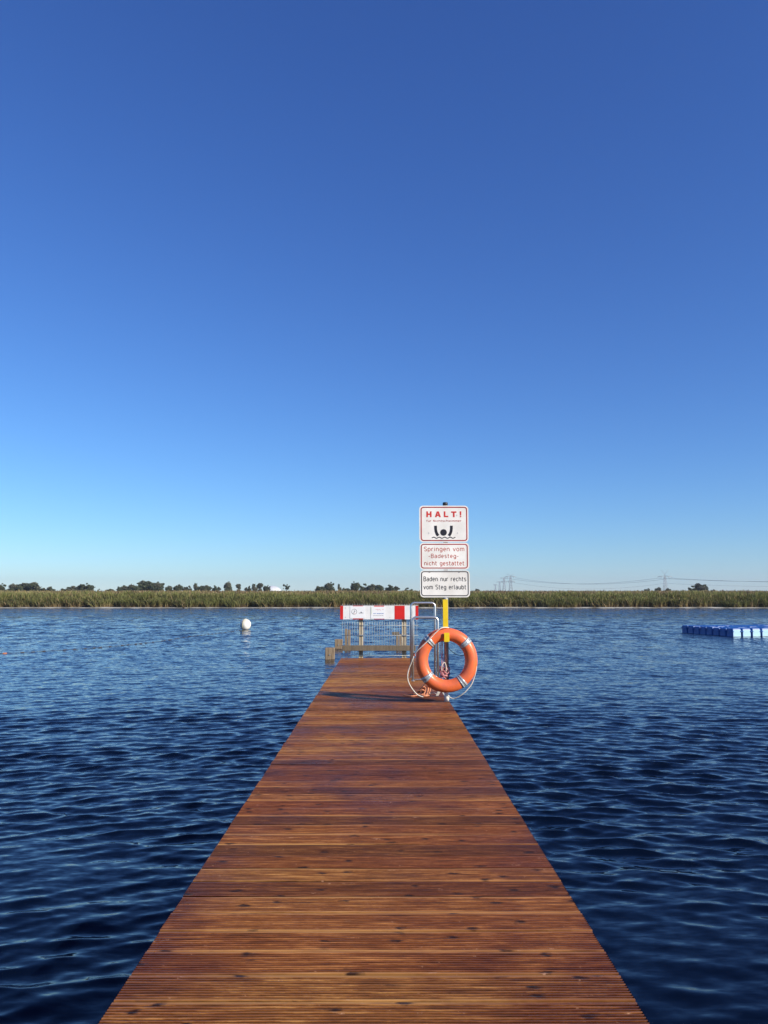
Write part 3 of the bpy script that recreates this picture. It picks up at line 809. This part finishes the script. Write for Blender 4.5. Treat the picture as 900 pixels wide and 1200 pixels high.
def make_ropes():
    z = DECK + .012
    def g(px, py, zz=0): return ground(px, py, DECK + .01 + zz)
    # orange rope heap on the boards
    bm = bmesh.new()
    ps = [g(473, 814.6), g(478, 815.2), g(484, 815.6), g(492, 814.5), g(497, 815.8, .01), g(503, 815)]
    tube(bm, spline(ps, 6), .0075, 6)
    for dx, h, wd in ((0, .10, .05), (.03, .14, .06), (.06, .11, .05), (-.03, .06, .07), (.045, .16, .04)):
        b0 = g(494, 814.2)
        ps = [b0 + Vector((dx - wd, .05, 0)), b0 + Vector((dx - wd * .4, .03, h * .6)), b0 + Vector((dx + wd * .6, .0, h)), b0 + Vector((dx + wd, .02, h * .6)), b0 + Vector((dx + wd * .4, -.04, .003)), b0 + Vector((dx - wd * .6, -.05, .002))]
        tube(bm, spline(ps, 6), .0085, 6)
    tag(build('rope', bm, M['orope']), 'frayed orange rope heaped on the boards left of the life ring', 'rope')
    # white rope loops at the post base
    bm = bmesh.new(); b0 = g(517.5, 815.5)
    for dx, h, wd in ((0, .10, .07), (.012, .085, .06), (-.012, .075, .05)):
        ps = [b0 + Vector((dx - wd, 0, 0)), b0 + Vector((dx - wd * .5, -.01, h * .7)), b0 + Vector((dx, 0, h)), b0 + Vector((dx + wd * .45, .01, h * .6)), b0 + Vector((dx + wd, -.02, .0))]
        tube(bm, spline(ps, 6), .0075, 6)
    ps = [g(499, 815.5), g(504, 813), g(509, 812.2, .02), g(513, 814.5)]
    tube(bm, spline(ps, 6), .005, 6)
    tag(build('rope', bm, M['rope']), 'white rope looped on the boards under the life ring', 'rope')
    # tangled orange rope tied round the post
    c = at(521.5, 788, YP)
    bm = bmesh.new(); gg = random.Random(4); a = 0; ps = []
    for i in range(46):
        a += gg.uniform(.9, 2.2); rr = gg.uniform(.034, .068)
        ps.append(Vector((c.x - .01 + rr * math.cos(a), YP + rr * math.sin(a) * .75, c.z + .08 * math.sin(i * 1.7) * gg.uniform(.3, 1))))
    tube(bm, spline(ps, 4), .0065, 6)
    for px in (517.2, 518.8):
        ps = [at(px, 751, YP - .01), at(px - .7, 762, YP - .02), at(px + .5, 773, YP - .01), at(px, 786, YP - .03)]
        tube(bm, spline(ps, 5), .0045, 5)
    tag(build('rope', bm, M['prope']), 'tangled pink orange rope tied round the steel post inside the ring', 'rope')
    bm = bmesh.new(); c0 = at(520.5, 779, YP - .05)
    tube(bm, spline([c0 + Vector((-.03, 0, -.07)), c0 + Vector((-.025, -.01, .0)), c0 + Vector((.005, -.01, .025)), c0 + Vector((.022, 0, -.02)), c0 + Vector((.02, .01, -.08))], 6), .006, 6)
    tag(build('rope', bm, M['rope']), 'small white rope loop knotted above the pink rope on the post', 'rope')
    bm = bmesh.new(); tube(bm, spline([at(524.5, 757.5, YP), at(528, 762, YP), at(534, 766.5, YP + .02), at(541, 768.5, YP - .02), at(546, 768, YP - .06)], 6), .0035, 5)
    tag(build('cord', bm, M['drope']), 'thin dark cord running from the post to the right side of the ring', 'cord')
make_ropes()

# ------------------------------------------------------------------ ladder
def make_ladder():
    yf = ground(483.5, 798.2, DECK).y; yr = yf + .52
    root = empty('bathing_ladder', ((at(483.5, 798, yf).x), yf, DECK)); tag(root, 'stainless steel bathing ladder with two handrail loops on the jetty edge', 'ladder')
    def loop(xl, xr, yt, y, zbot_l, zbot_r):
        a = at(xl, yt + 8, y).x; b = at(xr, yt + 8, y).x; zt = at(500, yt, y).z; r = .055
        ps = [(a, y, zbot_l), (a, y, zt - r)]
        ps += [(a + r - r * math.cos(t), y, zt - r + r * math.sin(t)) for t in [R(k) for k in (15, 30, 45, 60, 75, 90)]]
        ps += [(b - r + r * math.sin(t), y, zt - r + r * math.cos(t)) for t in [R(k) for k in (0, 15, 30, 45, 60, 75, 90)]]
        ps += [(b, y, zt - r - .1), (b, y, zbot_r)]
        bm = bmesh.new(); tube(bm, ps, .0175, 14); build('handrail', bm, M['steel'], root); return a, b, zt
    a, b, zt = loop(483.6, 513.0, 723.4, yf, DECK + .004, DECK + .004)
    a2, b2, zt2 = loop(481.8, 509.6, 706.6, yr, DECK + .004, DECK + .004)
    for y, x in ((yf, a), (yr, a2), (yf, b), (yr, b2)):
        bm = bmesh.new(); tube(bm, [(x, y, DECK + .0015), (x, y, DECK + .006)], .028, 16); build('foot_plate', bm, M['steel'], root)
    bm = bmesh.new(); tube(bm, [(a + .01, yf, DECK + .022), (b - .01, yf, DECK + .022)], .009, 10); build('cross_bar', bm, M['steel'], root)
    # rungs leading down into the water
    xo = XR + .06
    for y in (yf + .06, yr - .06):
        bm = bmesh.new(); tube(bm, [(XR - .10, y, DECK + .02), (XR - .02, y, DECK + .022), (xo - .01, y, DECK + .012), (xo, y, DECK - .04), (xo, y, -1.1)], .0175, 12); build('ladder_stile', bm, M['steel'], root)
    for z in (.22, -.03, -.28, -.53):
        bm = bmesh.new(); box2(bm, (xo - .03, yf + .06, z - .012), (xo + .03, yr - .06, z + .012), .004); build('rung', bm, M['steel'], root)
make_ladder()

# ------------------------------------------------------------------ mooring piles
def pile(px0, px1, ytop, ywl, label, grooves=0, ledge=None):
    wl = ground((px0 + px1) / 2, ywl, 0); y = wl.y
    a = at(px0, ytop, y); b = at(px1, ytop, y); w_ = b.x - a.x
    root = empty('mooring_pile', (wl.x, y + w_ / 2, 0)); tag(root, label, 'pile', 'old timber piles standing in the water beyond the jetty')
    bm = bmesh.new()
    if grooves:
        s = w_ / 2
        box2(bm, (a.x, y, -.8), (a.x + s * .9, y + w_, a.z), .008); box2(bm, (a.x + s * 1.1, y, -.8), (b.x, y + w_, a.z - .03), .008)
    else:
        box2(bm, (a.x, y, -.8), (b.x, y + w_, a.z), .014)
    build('pile_shaft', bm, M['oldwood'], root)
    if ledge:
        l = at(ledge[0], ledge[2], y); r = at(ledge[1], ledge[3], y)
        bm = bmesh.new(); box2(bm, (l.x, y - .05, r.z), (r.x, y + w_ * .7, l.z), .01); build('cross_piece', bm, M['beam'], root)
    if not grooves and not ledge:
        bm = bmesh.new(); c = at(px0 * .5 + px1 * .5, ytop * .4 + ywl * .6, y - .012)
        tube(bm, [(c.x, y - .015, c.z), (c.x, y + .004, c.z)], .018, 10); build('bolt', bm, M['galv'], root)
pile(381.0, 391.8, 759.3, 772.8, 'squat square timber pile just left of the jetty end, nearest of the piles')
pile(392.2, 401.3, 749.3, 760.2, 'short square timber pile left of the mesh barrier, behind the nearest one')
pile(404.3, 410.6, 737.0, 757.5, 'split upright timber pile seen through the left end of the wire mesh', 1)
pile(464.0, 470.6, 742.5, 758.5, 'timber pile with a ledge on top seen through the right end of the wire mesh', 1, (459.6, 467.5, 740.6, 744.0))

# ------------------------------------------------------------------ buoy, float line, pontoon
def make_buoy():
    p = ground(287.5, 738.0, 0); r = 6.35 * p.y / F
    root = empty('buoy', (p.x, p.y, 0)); tag(root, 'round white buoy floating on the lake left of the jetty', 'buoy')
    bm = bmesh.new(); bmesh.ops.create_uvsphere(bm, u_segments=32, v_segments=20, radius=r, matrix=Matrix.Translation((p.x, p.y, r * .93)) @ Matrix.Diagonal((1, 1, 1.04, 1)))
    b = build('buoy_body', bm, M['buoy'], root, True)
    bm = bmesh.new(); ps = []
    for i in range(25):
        t = R(-75 + 150 * i / 24); rr = r * 1.004; a = R(-112)
        ps.append((p.x + rr * math.cos(t) * math.cos(a), p.y + rr * math.cos(t) * math.sin(a), r * .93 + rr * 1.04 * math.sin(t)))
    tube(bm, ps, .012, 6); build('moulded_seam', bm, M['stain'], root)
    bm = bmesh.new(); tube(bm, [(p.x, p.y, r * 1.93), (p.x, p.y, r * 1.99)], [.05, .04], 12); build('top_eye', bm, M['buoy'], root)
    # line of small floats
    q = [ground(283, 739.0, 0), ground(255, 742.5, 0), ground(225, 746, 0), ground(190, 751.5, 0), ground(150, 756, 0), ground(100, 760.5, 0), ground(60, 763, 0), ground(30, 765, 0), ground(-40, 768, 0)]
    root = empty('float_line', q[2]); tag(root, 'dark rope with small floats trailing from the white buoy across the lake to the left', 'float line')
    pts = spline([Vector((v.x, v.y, .012)) for v in q], 14)
    bm = bmesh.new(); tube(bm, pts, .005, 5); build('line', bm, M['drope'], root)
    s = 0; nxt = .2; k = 0
    for i in range(1, len(pts)):
        s += (pts[i] - pts[i - 1]).length
        while s > nxt and k < 95:
            k += 1; nxt += .36
            pp = pts[i]; px = 449 + F * pp.x / pp.y
            big = abs(px - 51) < 3 or abs(px - 35) < 3 or abs(px - 13) < 3
            if k % 7 == 5 and not big: continue
            bm = bmesh.new(); d = (pts[i] - pts[i - 1]).normalized(); rr = .020 if big else .018
            tube(bm, [pp - d * .06, pp - d * .045, pp + d * .045, pp + d * .06], [rr * .5, rr, rr, rr * .5], 8)
            build('float', bm, M['orangefloat'] if big else M['drope'], root)
            if big: break
M['stain'] = simple('yellow_stain', (.50, .42, .20), .6)
make_buoy()

def make_pontoon():
    c = ground(858.4, 745.8, 0); e = ground(798, 741.0, 0)
    u = (e - c); n = 8; L_ = u.length; s = L_ / n; u.normalize(); v = Vector((-u.y, u.x, 0)) * -1   # u: away along the shaded side; v: to the right
    root = empty('pontoon', (c.x, c.y, 0), math.atan2(v.y, v.x)); tag(root, 'bathing platform of blue plastic float blocks lying right of the jetty', 'pontoon')
    def proto():
        bm = bmesh.new(); box(bm, (0, 0, .09), (s - .05, s - .05, .46), .045)
        for sx in (-1, 1):
            for sy in (-1, 1):
                for z in (.20,): tube(bm, [(sx * (s / 2 - .035), sy * (s / 2 - .035), z - .02), (sx * (s / 2 - .035), sy * (s / 2 - .035), z + .02)], .055, 8)
        bmesh.ops.recalc_face_normals(bm, faces=bm.faces[:])
        me = bpy.data.meshes.new('float_block'); bm.to_mesh(me); bm.free(); me.materials.append(M['bluefloat'])
        bm = bmesh.new(); box(bm, (0, 0, 0), (s - .10, .018, .33), .008)  # added pale plate, paints the glare on a sunlit block front
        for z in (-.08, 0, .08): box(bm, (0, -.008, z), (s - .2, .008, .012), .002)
        m2 = bpy.data.meshes.new('glare_plate'); bm.to_mesh(m2); bm.free(); m2.materials.append(M['sunglare'])
        return me, m2
    me, m2 = proto(); g = random.Random(9)
    for i in range(9):
        for j in range(n):
            o = bpy.data.objects.new('float_block', me); COL.objects.link(o); o.parent = root
            o.location = (s * (i + .5), s * (j + .5), g.uniform(-.012, .012)); o.rotation_euler.z = g.uniform(-.01, .01)
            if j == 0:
                f = bpy.data.objects.new('glare_plate', m2); COL.objects.link(f); f.parent = o; f.location = (0, -(s - .05) / 2 - .007, .10)
make_pontoon()

# ------------------------------------------------------------------ trees
M['crown'] = attr_mat('tree_foliage', 'col', .8, .2, .1)
def tree_mesh(seed, shape):
    """unit tree: height 1, crown half-width .5"""
    g = np.random.default_rng(seed); V, C = [], []
    nl = {'round': 13, 'bushy': 17, 'slim': 6, 'thin': 5}[shape]
    for k in range(nl + 8):
        if shape == 'slim': cx, cy, cz, r = g.normal(0, .10), g.normal(0, .1), g.uniform(.25, .85), g.uniform(.13, .22)
        elif shape == 'thin': cx, cy, cz, r = g.uniform(-.35, .35), g.normal(0, .1), g.uniform(.55, .9), g.uniform(.07, .13)
        else:
            a = g.random() * 6.28; q = math.sqrt(g.random()) * .33; cx, cy = q * math.cos(a), q * math.sin(a)
            cz = g.uniform(.18, .80) if shape == 'round' else g.uniform(.08, .76); cz -= .35 * q; r = g.uniform(.15, .24)
        if k >= nl:
            a = g.random() * 6.28; q = math.sqrt(g.random()) * .38 * (.5 if shape == 'slim' else 1); cx, cy = q * math.cos(a), q * math.sin(a)
            cz = g.uniform(.70, .98) - .55 * q; r = g.uniform(.05, .11)
        n = int(900 * (r / .2) ** 2)
        d = g.normal(size=(n, 3)); d /= np.linalg.norm(d, axis=1)[:, None]
        rad = r * (g.random(n) ** .35) * (1 + .25 * np.sin(d[:, 0] * 7 + k) * np.cos(d[:, 2] * 6 + k * 2))
        P = np.array([cx, cy, cz]) + d * rad[:, None] * np.array([1, 1, .85])
        P = P[P[:, 2] > -.02]; n = len(P)
        s = g.uniform(.018, .036, n)[:, None]
        a = g.normal(size=(n, 3)); a /= np.linalg.norm(a, axis=1)[:, None]; b = np.cross(a, g.normal(size=(n, 3))); b /= np.linalg.norm(b, axis=1)[:, None]
        V.append(np.stack([P - a * s, P - b * s * .7, P + a * s, P + b * s * .7], 1).reshape(-1, 3))
        tone = (.75 + .5 * g.random()) * (.75 + .5 * g.random(n))
        base = np.array([.085, .10, .055]) if g.random() > .35 else np.array([.12, .12, .08])
        C.append(np.repeat(base[None] * tone[:, None], 4, 0))
    V = np.concatenate(V); C = np.concatenate(C)
    V[:, 2] *= 1 / V[:, 2].max(); wx = np.abs(V[:, 0]).max(); V[:, :2] *= .5 / wx
    me = np_mesh('crown', V, np.arange(len(V)), 4); add_color(me, 'col', C); me.materials.append(M['crown']); me.polygons.foreach_set('use_smooth', [False] * len(me.polygons))
    bm = bmesh.new(); tube(bm, [(0, 0, -.02), (.01, 0, .25), (.0, .01, .5), (.02, 0, .8)], [.035, .026, .018, .006], 7)
    for k in range(4):
        a = k * 1.6 + seed; tube(bm, [(0, 0, .3 + .07 * k), (.12 * math.cos(a), .12 * math.sin(a), .45 + .08 * k), (.28 * math.cos(a), .28 * math.sin(a), .56 + .07 * k)], [.014, .009, .003], 5)
    mt = bpy.data.meshes.new('trunk'); bm.to_mesh(mt); bm.free(); mt.materials.append(M['bark'])
    return me, mt
PROTO = {}
for sh in ('round', 'bushy', 'slim', 'thin'): PROTO[sh] = [tree_mesh(s, sh) for s in ((3, 14, 25) if sh != 'thin' else (3,))]
# (x centre px, width px, top py, distance, shape, label)
TREES = [
 (1, 14, 683.0, 300, 'round', 'green tree cut off by the left edge of the picture on the horizon'),
 (18, 22, 683.4, 420, 'round', 'left half of the broad grey green pair of trees near the left edge'),
 (35, 27, 681.9, 430, 'bushy', 'broadest grey green tree near the left edge, right half of the pair'),
 (56, 20, 687.2, 420, 'bushy', 'low round bush between the two big trees near the left edge'),
 (78, 22, 687.6, 440, 'bushy', 'low hedge like tree just left of the domed tree on the left'),
 (91, 16, 686.3, 450, 'bushy', 'small bush touching the left foot of the domed tree on the left'),
 (101, 20, 683.0, 430, 'round', 'domed single tree on the left horizon above the bank'),
 (115.5, 6, 689.6, 480, 'bushy', 'tiny low bush alone between the domed tree and the low hedge'),
 (129, 13, 689.8, 480, 'bushy', 'very low bush left of the long grove'),
 (145, 18, 685.6, 430, 'bushy', 'lowest tree at the left end of the long grove'),
 (157, 20, 684.0, 430, 'round', 'second tree from the left end of the long grove'),
 (170, 24, 679.8, 440, 'bushy', 'tallest tree in the middle of the long grove'),
 (184, 20, 681.2, 430, 'round', 'grey green tree at the right end of the long grove'),
 (199, 12, 685.5, 450, 'round', 'leftmost small tree of the loose row right of the long grove'),
 (208, 12, 684.6, 450, 'round', 'second small tree of the loose row right of the long grove'),
 (219, 13, 686.0, 450, 'bushy', 'low third tree of the loose row right of the long grove'),
 (229.5, 8, 682.6, 450, 'slim', 'slim tallest tree of the loose row right of the long grove'),
 (239.5, 15, 685.4, 450, 'bushy', 'rightmost bushy tree of the loose row right of the long grove'),
 (253.5, 11, 685.6, 440, 'bushy', 'low tree leaning against the dark upright tree left of the buoy'),
 (266.5, 13, 680.8, 430, 'round', 'dark upright round tree on the skyline left above the buoy'),
 (280, 7, 684.0, 440, 'slim', 'slim dark tree on the skyline above the buoy'),
 (291, 9, 686.2, 450, 'bushy', 'low bush between slim trees above the buoy'),
 (298, 9, 683.6, 450, 'slim', 'upright tree next to the gap above the buoy'),
 (304.5, 8, 682.9, 460, 'slim', 'upright tree left of the white dome'),
 (313, 9, 685.2, 470, 'round', 'small tree touching the left edge of the white dome'),
 (336, 8, 684.2, 450, 'thin', 'thin tree with sparse crown right of the white dome'),
 (375, 12, 686.4, 430, 'bushy', 'low tree at the left end of the group behind the striped board'),
 (386.5, 13, 681.4, 430, 'round', 'tallest round tree behind the left end of the striped board'),
 (397.5, 6, 683.8, 440, 'slim', 'slim tree standing alone right of the tallest one behind the board'),
 (405, 8, 688.6, 450, 'bushy', 'tiny bush between the two groups behind the striped board'),
 (416, 12, 680.9, 440, 'round', 'left tree of the group above the middle of the striped board'),
 (428, 15, 683.4, 440, 'bushy', 'broad middle tree of the group above the middle of the striped board'),
 (440, 15, 684.2, 440, 'bushy', 'right tree of the group above the middle of the striped board'),
 (459.5, 18, 684.8, 440, 'bushy', 'domed bush behind the right end of the striped board'),
 (478, 14, 688.4, 460, 'bushy', 'low bush just left of the lowest sign panel'),
 (559, 6, 689.6, 520, 'bushy', 'tiny bush on the horizon right of the lowest sign panel'),
 (758, 10, 689.2, 520, 'bushy', 'small low bush left of the right hand pylon'),
 (772, 10, 687.4, 500, 'round', 'small tree at the foot of the right hand pylon, left side'),
 (783, 8, 689.0, 520, 'bushy', 'low bush at the foot of the right hand pylon, right side'),
 (800, 4, 691.0, 560, 'bushy', 'speck of a bush between the right hand pylon and the large tree'),
 (812, 13, 685.9, 440, 'bushy', 'lower left part of the large double tree on the right horizon'),
 (822, 19, 683.2, 430, 'round', 'large domed tree on the right horizon above the blue pontoon'),
 (836, 8, 690.4, 500, 'bushy', 'very low bush right of the large domed tree on the right horizon'),
]
for i, (cx, wpx, top, D, sh, lab) in enumerate(TREES):
    p = at(cx, top, D); z0 = float(ground_h(D)); H = p.z - z0; W = wpx * D / F * 1.08
    mc, mt = PROTO[sh][i % len(PROTO[sh])]
    root = empty('deciduous_tree', (p.x, D, z0), rnd.random() * 6.28 if sh != 'thin' else 0)
    tag(root, lab, 'tree', 'trees on the far horizon')
    for nm, me in (('crown', mc), ('trunk', mt)):
        o = bpy.data.objects.new(nm, me); COL.objects.link(o); o.parent = root; o.scale = (W, W, H)

# ------------------------------------------------------------------ dome
def make_dome():
    D = 620; c = at(319, 691, D); z0 = float(ground_h(D)); zt = at(319, 686.4, D).z; r = 10.2 * D / F
    root = empty('domed_tank', (c.x, D, z0)); tag(root, 'low white dome on the horizon between the trees', 'tank')
    bm = bmesh.new(); prof = [(r, z0), (r, z0 + 3.9)]
    def lathe(bm, prof, n=40):
        rings = [[bm.verts.new((c.x + q * math.cos(a), D + q * math.sin(a), z)) for a in [2 * math.pi * k / n for k in range(n)]] for q, z in prof]
        for A, B in zip(rings, rings[1:]):
            for k in range(n): bm.faces.new((A[k], A[(k + 1) % n], B[(k + 1) % n], B[k]))
        bm.faces.new(rings[-1])
    lathe(bm, prof); build('tank_wall', bm, M['domewall'], root)
    bm = bmesh.new(); zb = z0 + 3.92; prof = [(r * 1.02 * math.cos(R(t)) ** 1.15, zb + (zt - zb) * math.sin(R(t)) ** 1.15) for t in (0, 6, 12, 20, 28, 36, 45, 54, 63, 72, 81, 88)]
    lathe(bm, [(r * 1.02, zb - .25)] + prof); build('dome', bm, M['dome'], root, True)
make_dome()

# ------------------------------------------------------------------ pylons and wires
def pylon(px, ptop, D, label, arm_px, yarm, vtop=True, lean=0, arm2=None):
    c = at(px, ptop, D); z0 = float(ground_h(D)) - .3; zt = c.z; k = D / F
    root = empty('power_pylon', (c.x, D, z0)); tag(root, label, 'pylon', 'power pylons beyond the fields')
    za = at(px, yarm, D).z; bw = (zt - z0) * .085; tw = bw * .32; t = .10 + .00012 * D
    bm = bmesh.new()
    def w_(z): return bw + (tw - bw) * (z - z0) / (za - z0)
    for sx in (-1, 1):
        for sy in (-1, 1): tube(bm, [(c.x + sx * bw, D + sy * bw, z0), (c.x + sx * tw, D + sy * tw, za)], t, 4)
    n = 8; zs = [z0 + (za - z0) * (1 - (1 - i / n) ** 1.35) for i in range(n + 1)]
    for a, b in zip(zs, zs[1:]):
        for s in (-1, 1):
            tube(bm, [(c.x + s * w_(a), D - w_(a), a), (c.x - s * w_(b), D - w_(b), b)], t * .55, 4)
            tube(bm, [(c.x + s * w_(a), D + w_(a), a), (c.x - s * w_(b), D + w_(b), b)], t * .55, 4)
    build('tower', bm, M['pylon'], root)
    def arm(z, half):
        bm = bmesh.new()
        for s in (-1, 1):
            tube(bm, [(c.x, D, z + tw * 1.2), (c.x + s * half, D, z)], t * .8, 4); tube(bm, [(c.x, D, z - tw * .3), (c.x + s * half, D, z)], t * .9, 4)
            for q in (.55, 1.0): tube(bm, [(c.x + s * half * q, D, z), (c.x + s * half * q, D, z - 2.4)], t * 1.1, 4)
        build('crossarm', bm, M['pylon'], root)
    arm(za, arm_px * k)
    if arm2: arm(at(px, arm2, D).z, arm_px * k * .75)
    bm = bmesh.new()
    if vtop:
        for s in (-1, 1): tube(bm, [(c.x + s * tw * .6, D, za), (c.x + s * .3, D, za + (zt - za) * .35), (c.x + s * 4.6 * k, D, zt)], t * .9, 4)
    else: tube(bm, [(c.x, D, za), (c.x, D, zt)], t, 4)
    build('earth_wire_peak', bm, M['pylon'], root)
    return c.x, za, arm_px * k
D1, D2 = 1180, 1420
P1 = pylon(778.8, 667.4, D1, 'tall Y topped lattice pylon on the right horizon beside small trees', 8.2, 675.6)
P2 = pylon(598.2, 672.2, D2, 'tallest and rightmost pylon of the faint cluster right of the signs', 6.2, 675.6, arm2=681.2)
pylon(590.6, 675.4, 1750, 'middle faint pylon of the cluster right of the signs', 4.2, 677.4, vtop=False, arm2=681.4)
pylon(585.4, 681.2, 2300, 'low faint pylon on the left side of the cluster right of the signs', 3.2, 681.9, vtop=False)
pylon(580.5, 684.6, 2900, 'smallest and farthest pylon of the cluster right of the signs', 2.2, 685.2, vtop=False)
def cable(A, B, sag, r, label):
    A, B = Vector(A), Vector(B); ps = []
    for i in range(31):
        t = i / 30; p = A.lerp(B, t); p.z -= 4 * sag * t * (1 - t); ps.append(p)
    bm = bmesh.new(); tube(bm, ps, r, 5); o = build('power_cable', bm, M['cable']); tag(o, label, 'cable', 'power cables between the pylons')
x1, z1, h1 = P1; x2, z2, h2 = P2
sg = lambda pym, A, B: None
zs1 = at(690, 684.2, (D1 + D2) / 2).z; sag = (z1 + z2) / 2 - 2.4 - zs1
cable((x2 - h2, D2, z2 - 2.4), (x1 - h1, D1, z1 - 2.4), sag, .16, 'upper left power cable sagging between the cluster and the right hand pylon')
cable((x2 + h2, D2, z2 - 2.4), (x1 + h1, D1, z1 - 2.4), sag * 1.05, .16, 'upper right power cable sagging between the cluster and the right hand pylon')
zl = at(690, 690.2, 1300).z
cable((x2, D2, at(598, 682, D2).z), (x1, D1, at(779, 683.5, D1).z), (at(598, 682, D2).z + at(779, 683.5, D1).z) / 2 - zl, .11, 'lowest faint power cable sagging close to the reeds')
x3, y3 = x1 + (x1 - x2) * 1.5, D1 + (D1 - D2) * 1.3
z3 = z1
for s, q, lab in ((-1, 0, 'upper power cable running off to the right from the right hand pylon'), (1, .6, 'second power cable running off to the right from the right hand pylon')):
    zm = at(900, 682.2 + q, D1 - 75).z
    cable((x1 + s * h1, D1, z1 - 2.4), (x3 + s * h1, y3, z3 - 2.4), 7.6 + q, .16, lab)
cable((x1, D1, at(779, 683.5, D1).z), (x3, y3, at(779, 683.5, D1).z), 6.5, .10, 'lowest power cable running off to the right behind the large domed tree')

# ------------------------------------------------------------------ air
def make_haze():
    bm = bmesh.new(); box2(bm, (-3400, -1200, -2.4), (3400, 3600, 75))
    m = bpy.data.materials.new('haze'); m.use_nodes = True; nt = m.node_tree
    nt.nodes.remove(nt.nodes['Principled BSDF'])
    v = nt.nodes.new('ShaderNodeVolumePrincipled'); v.inputs['Color'].default_value = (.80, .88, 1.0, 1)
    v.inputs['Density'].default_value = HAZE; v.inputs['Anisotropy'].default_value = .2
    nt.links.new(v.outputs[0], nt.nodes['Material Output'].inputs['Volume'])
    o = build('haze', bm, m); tag(o, kind='stuff')
HAZE = .00014
make_haze()
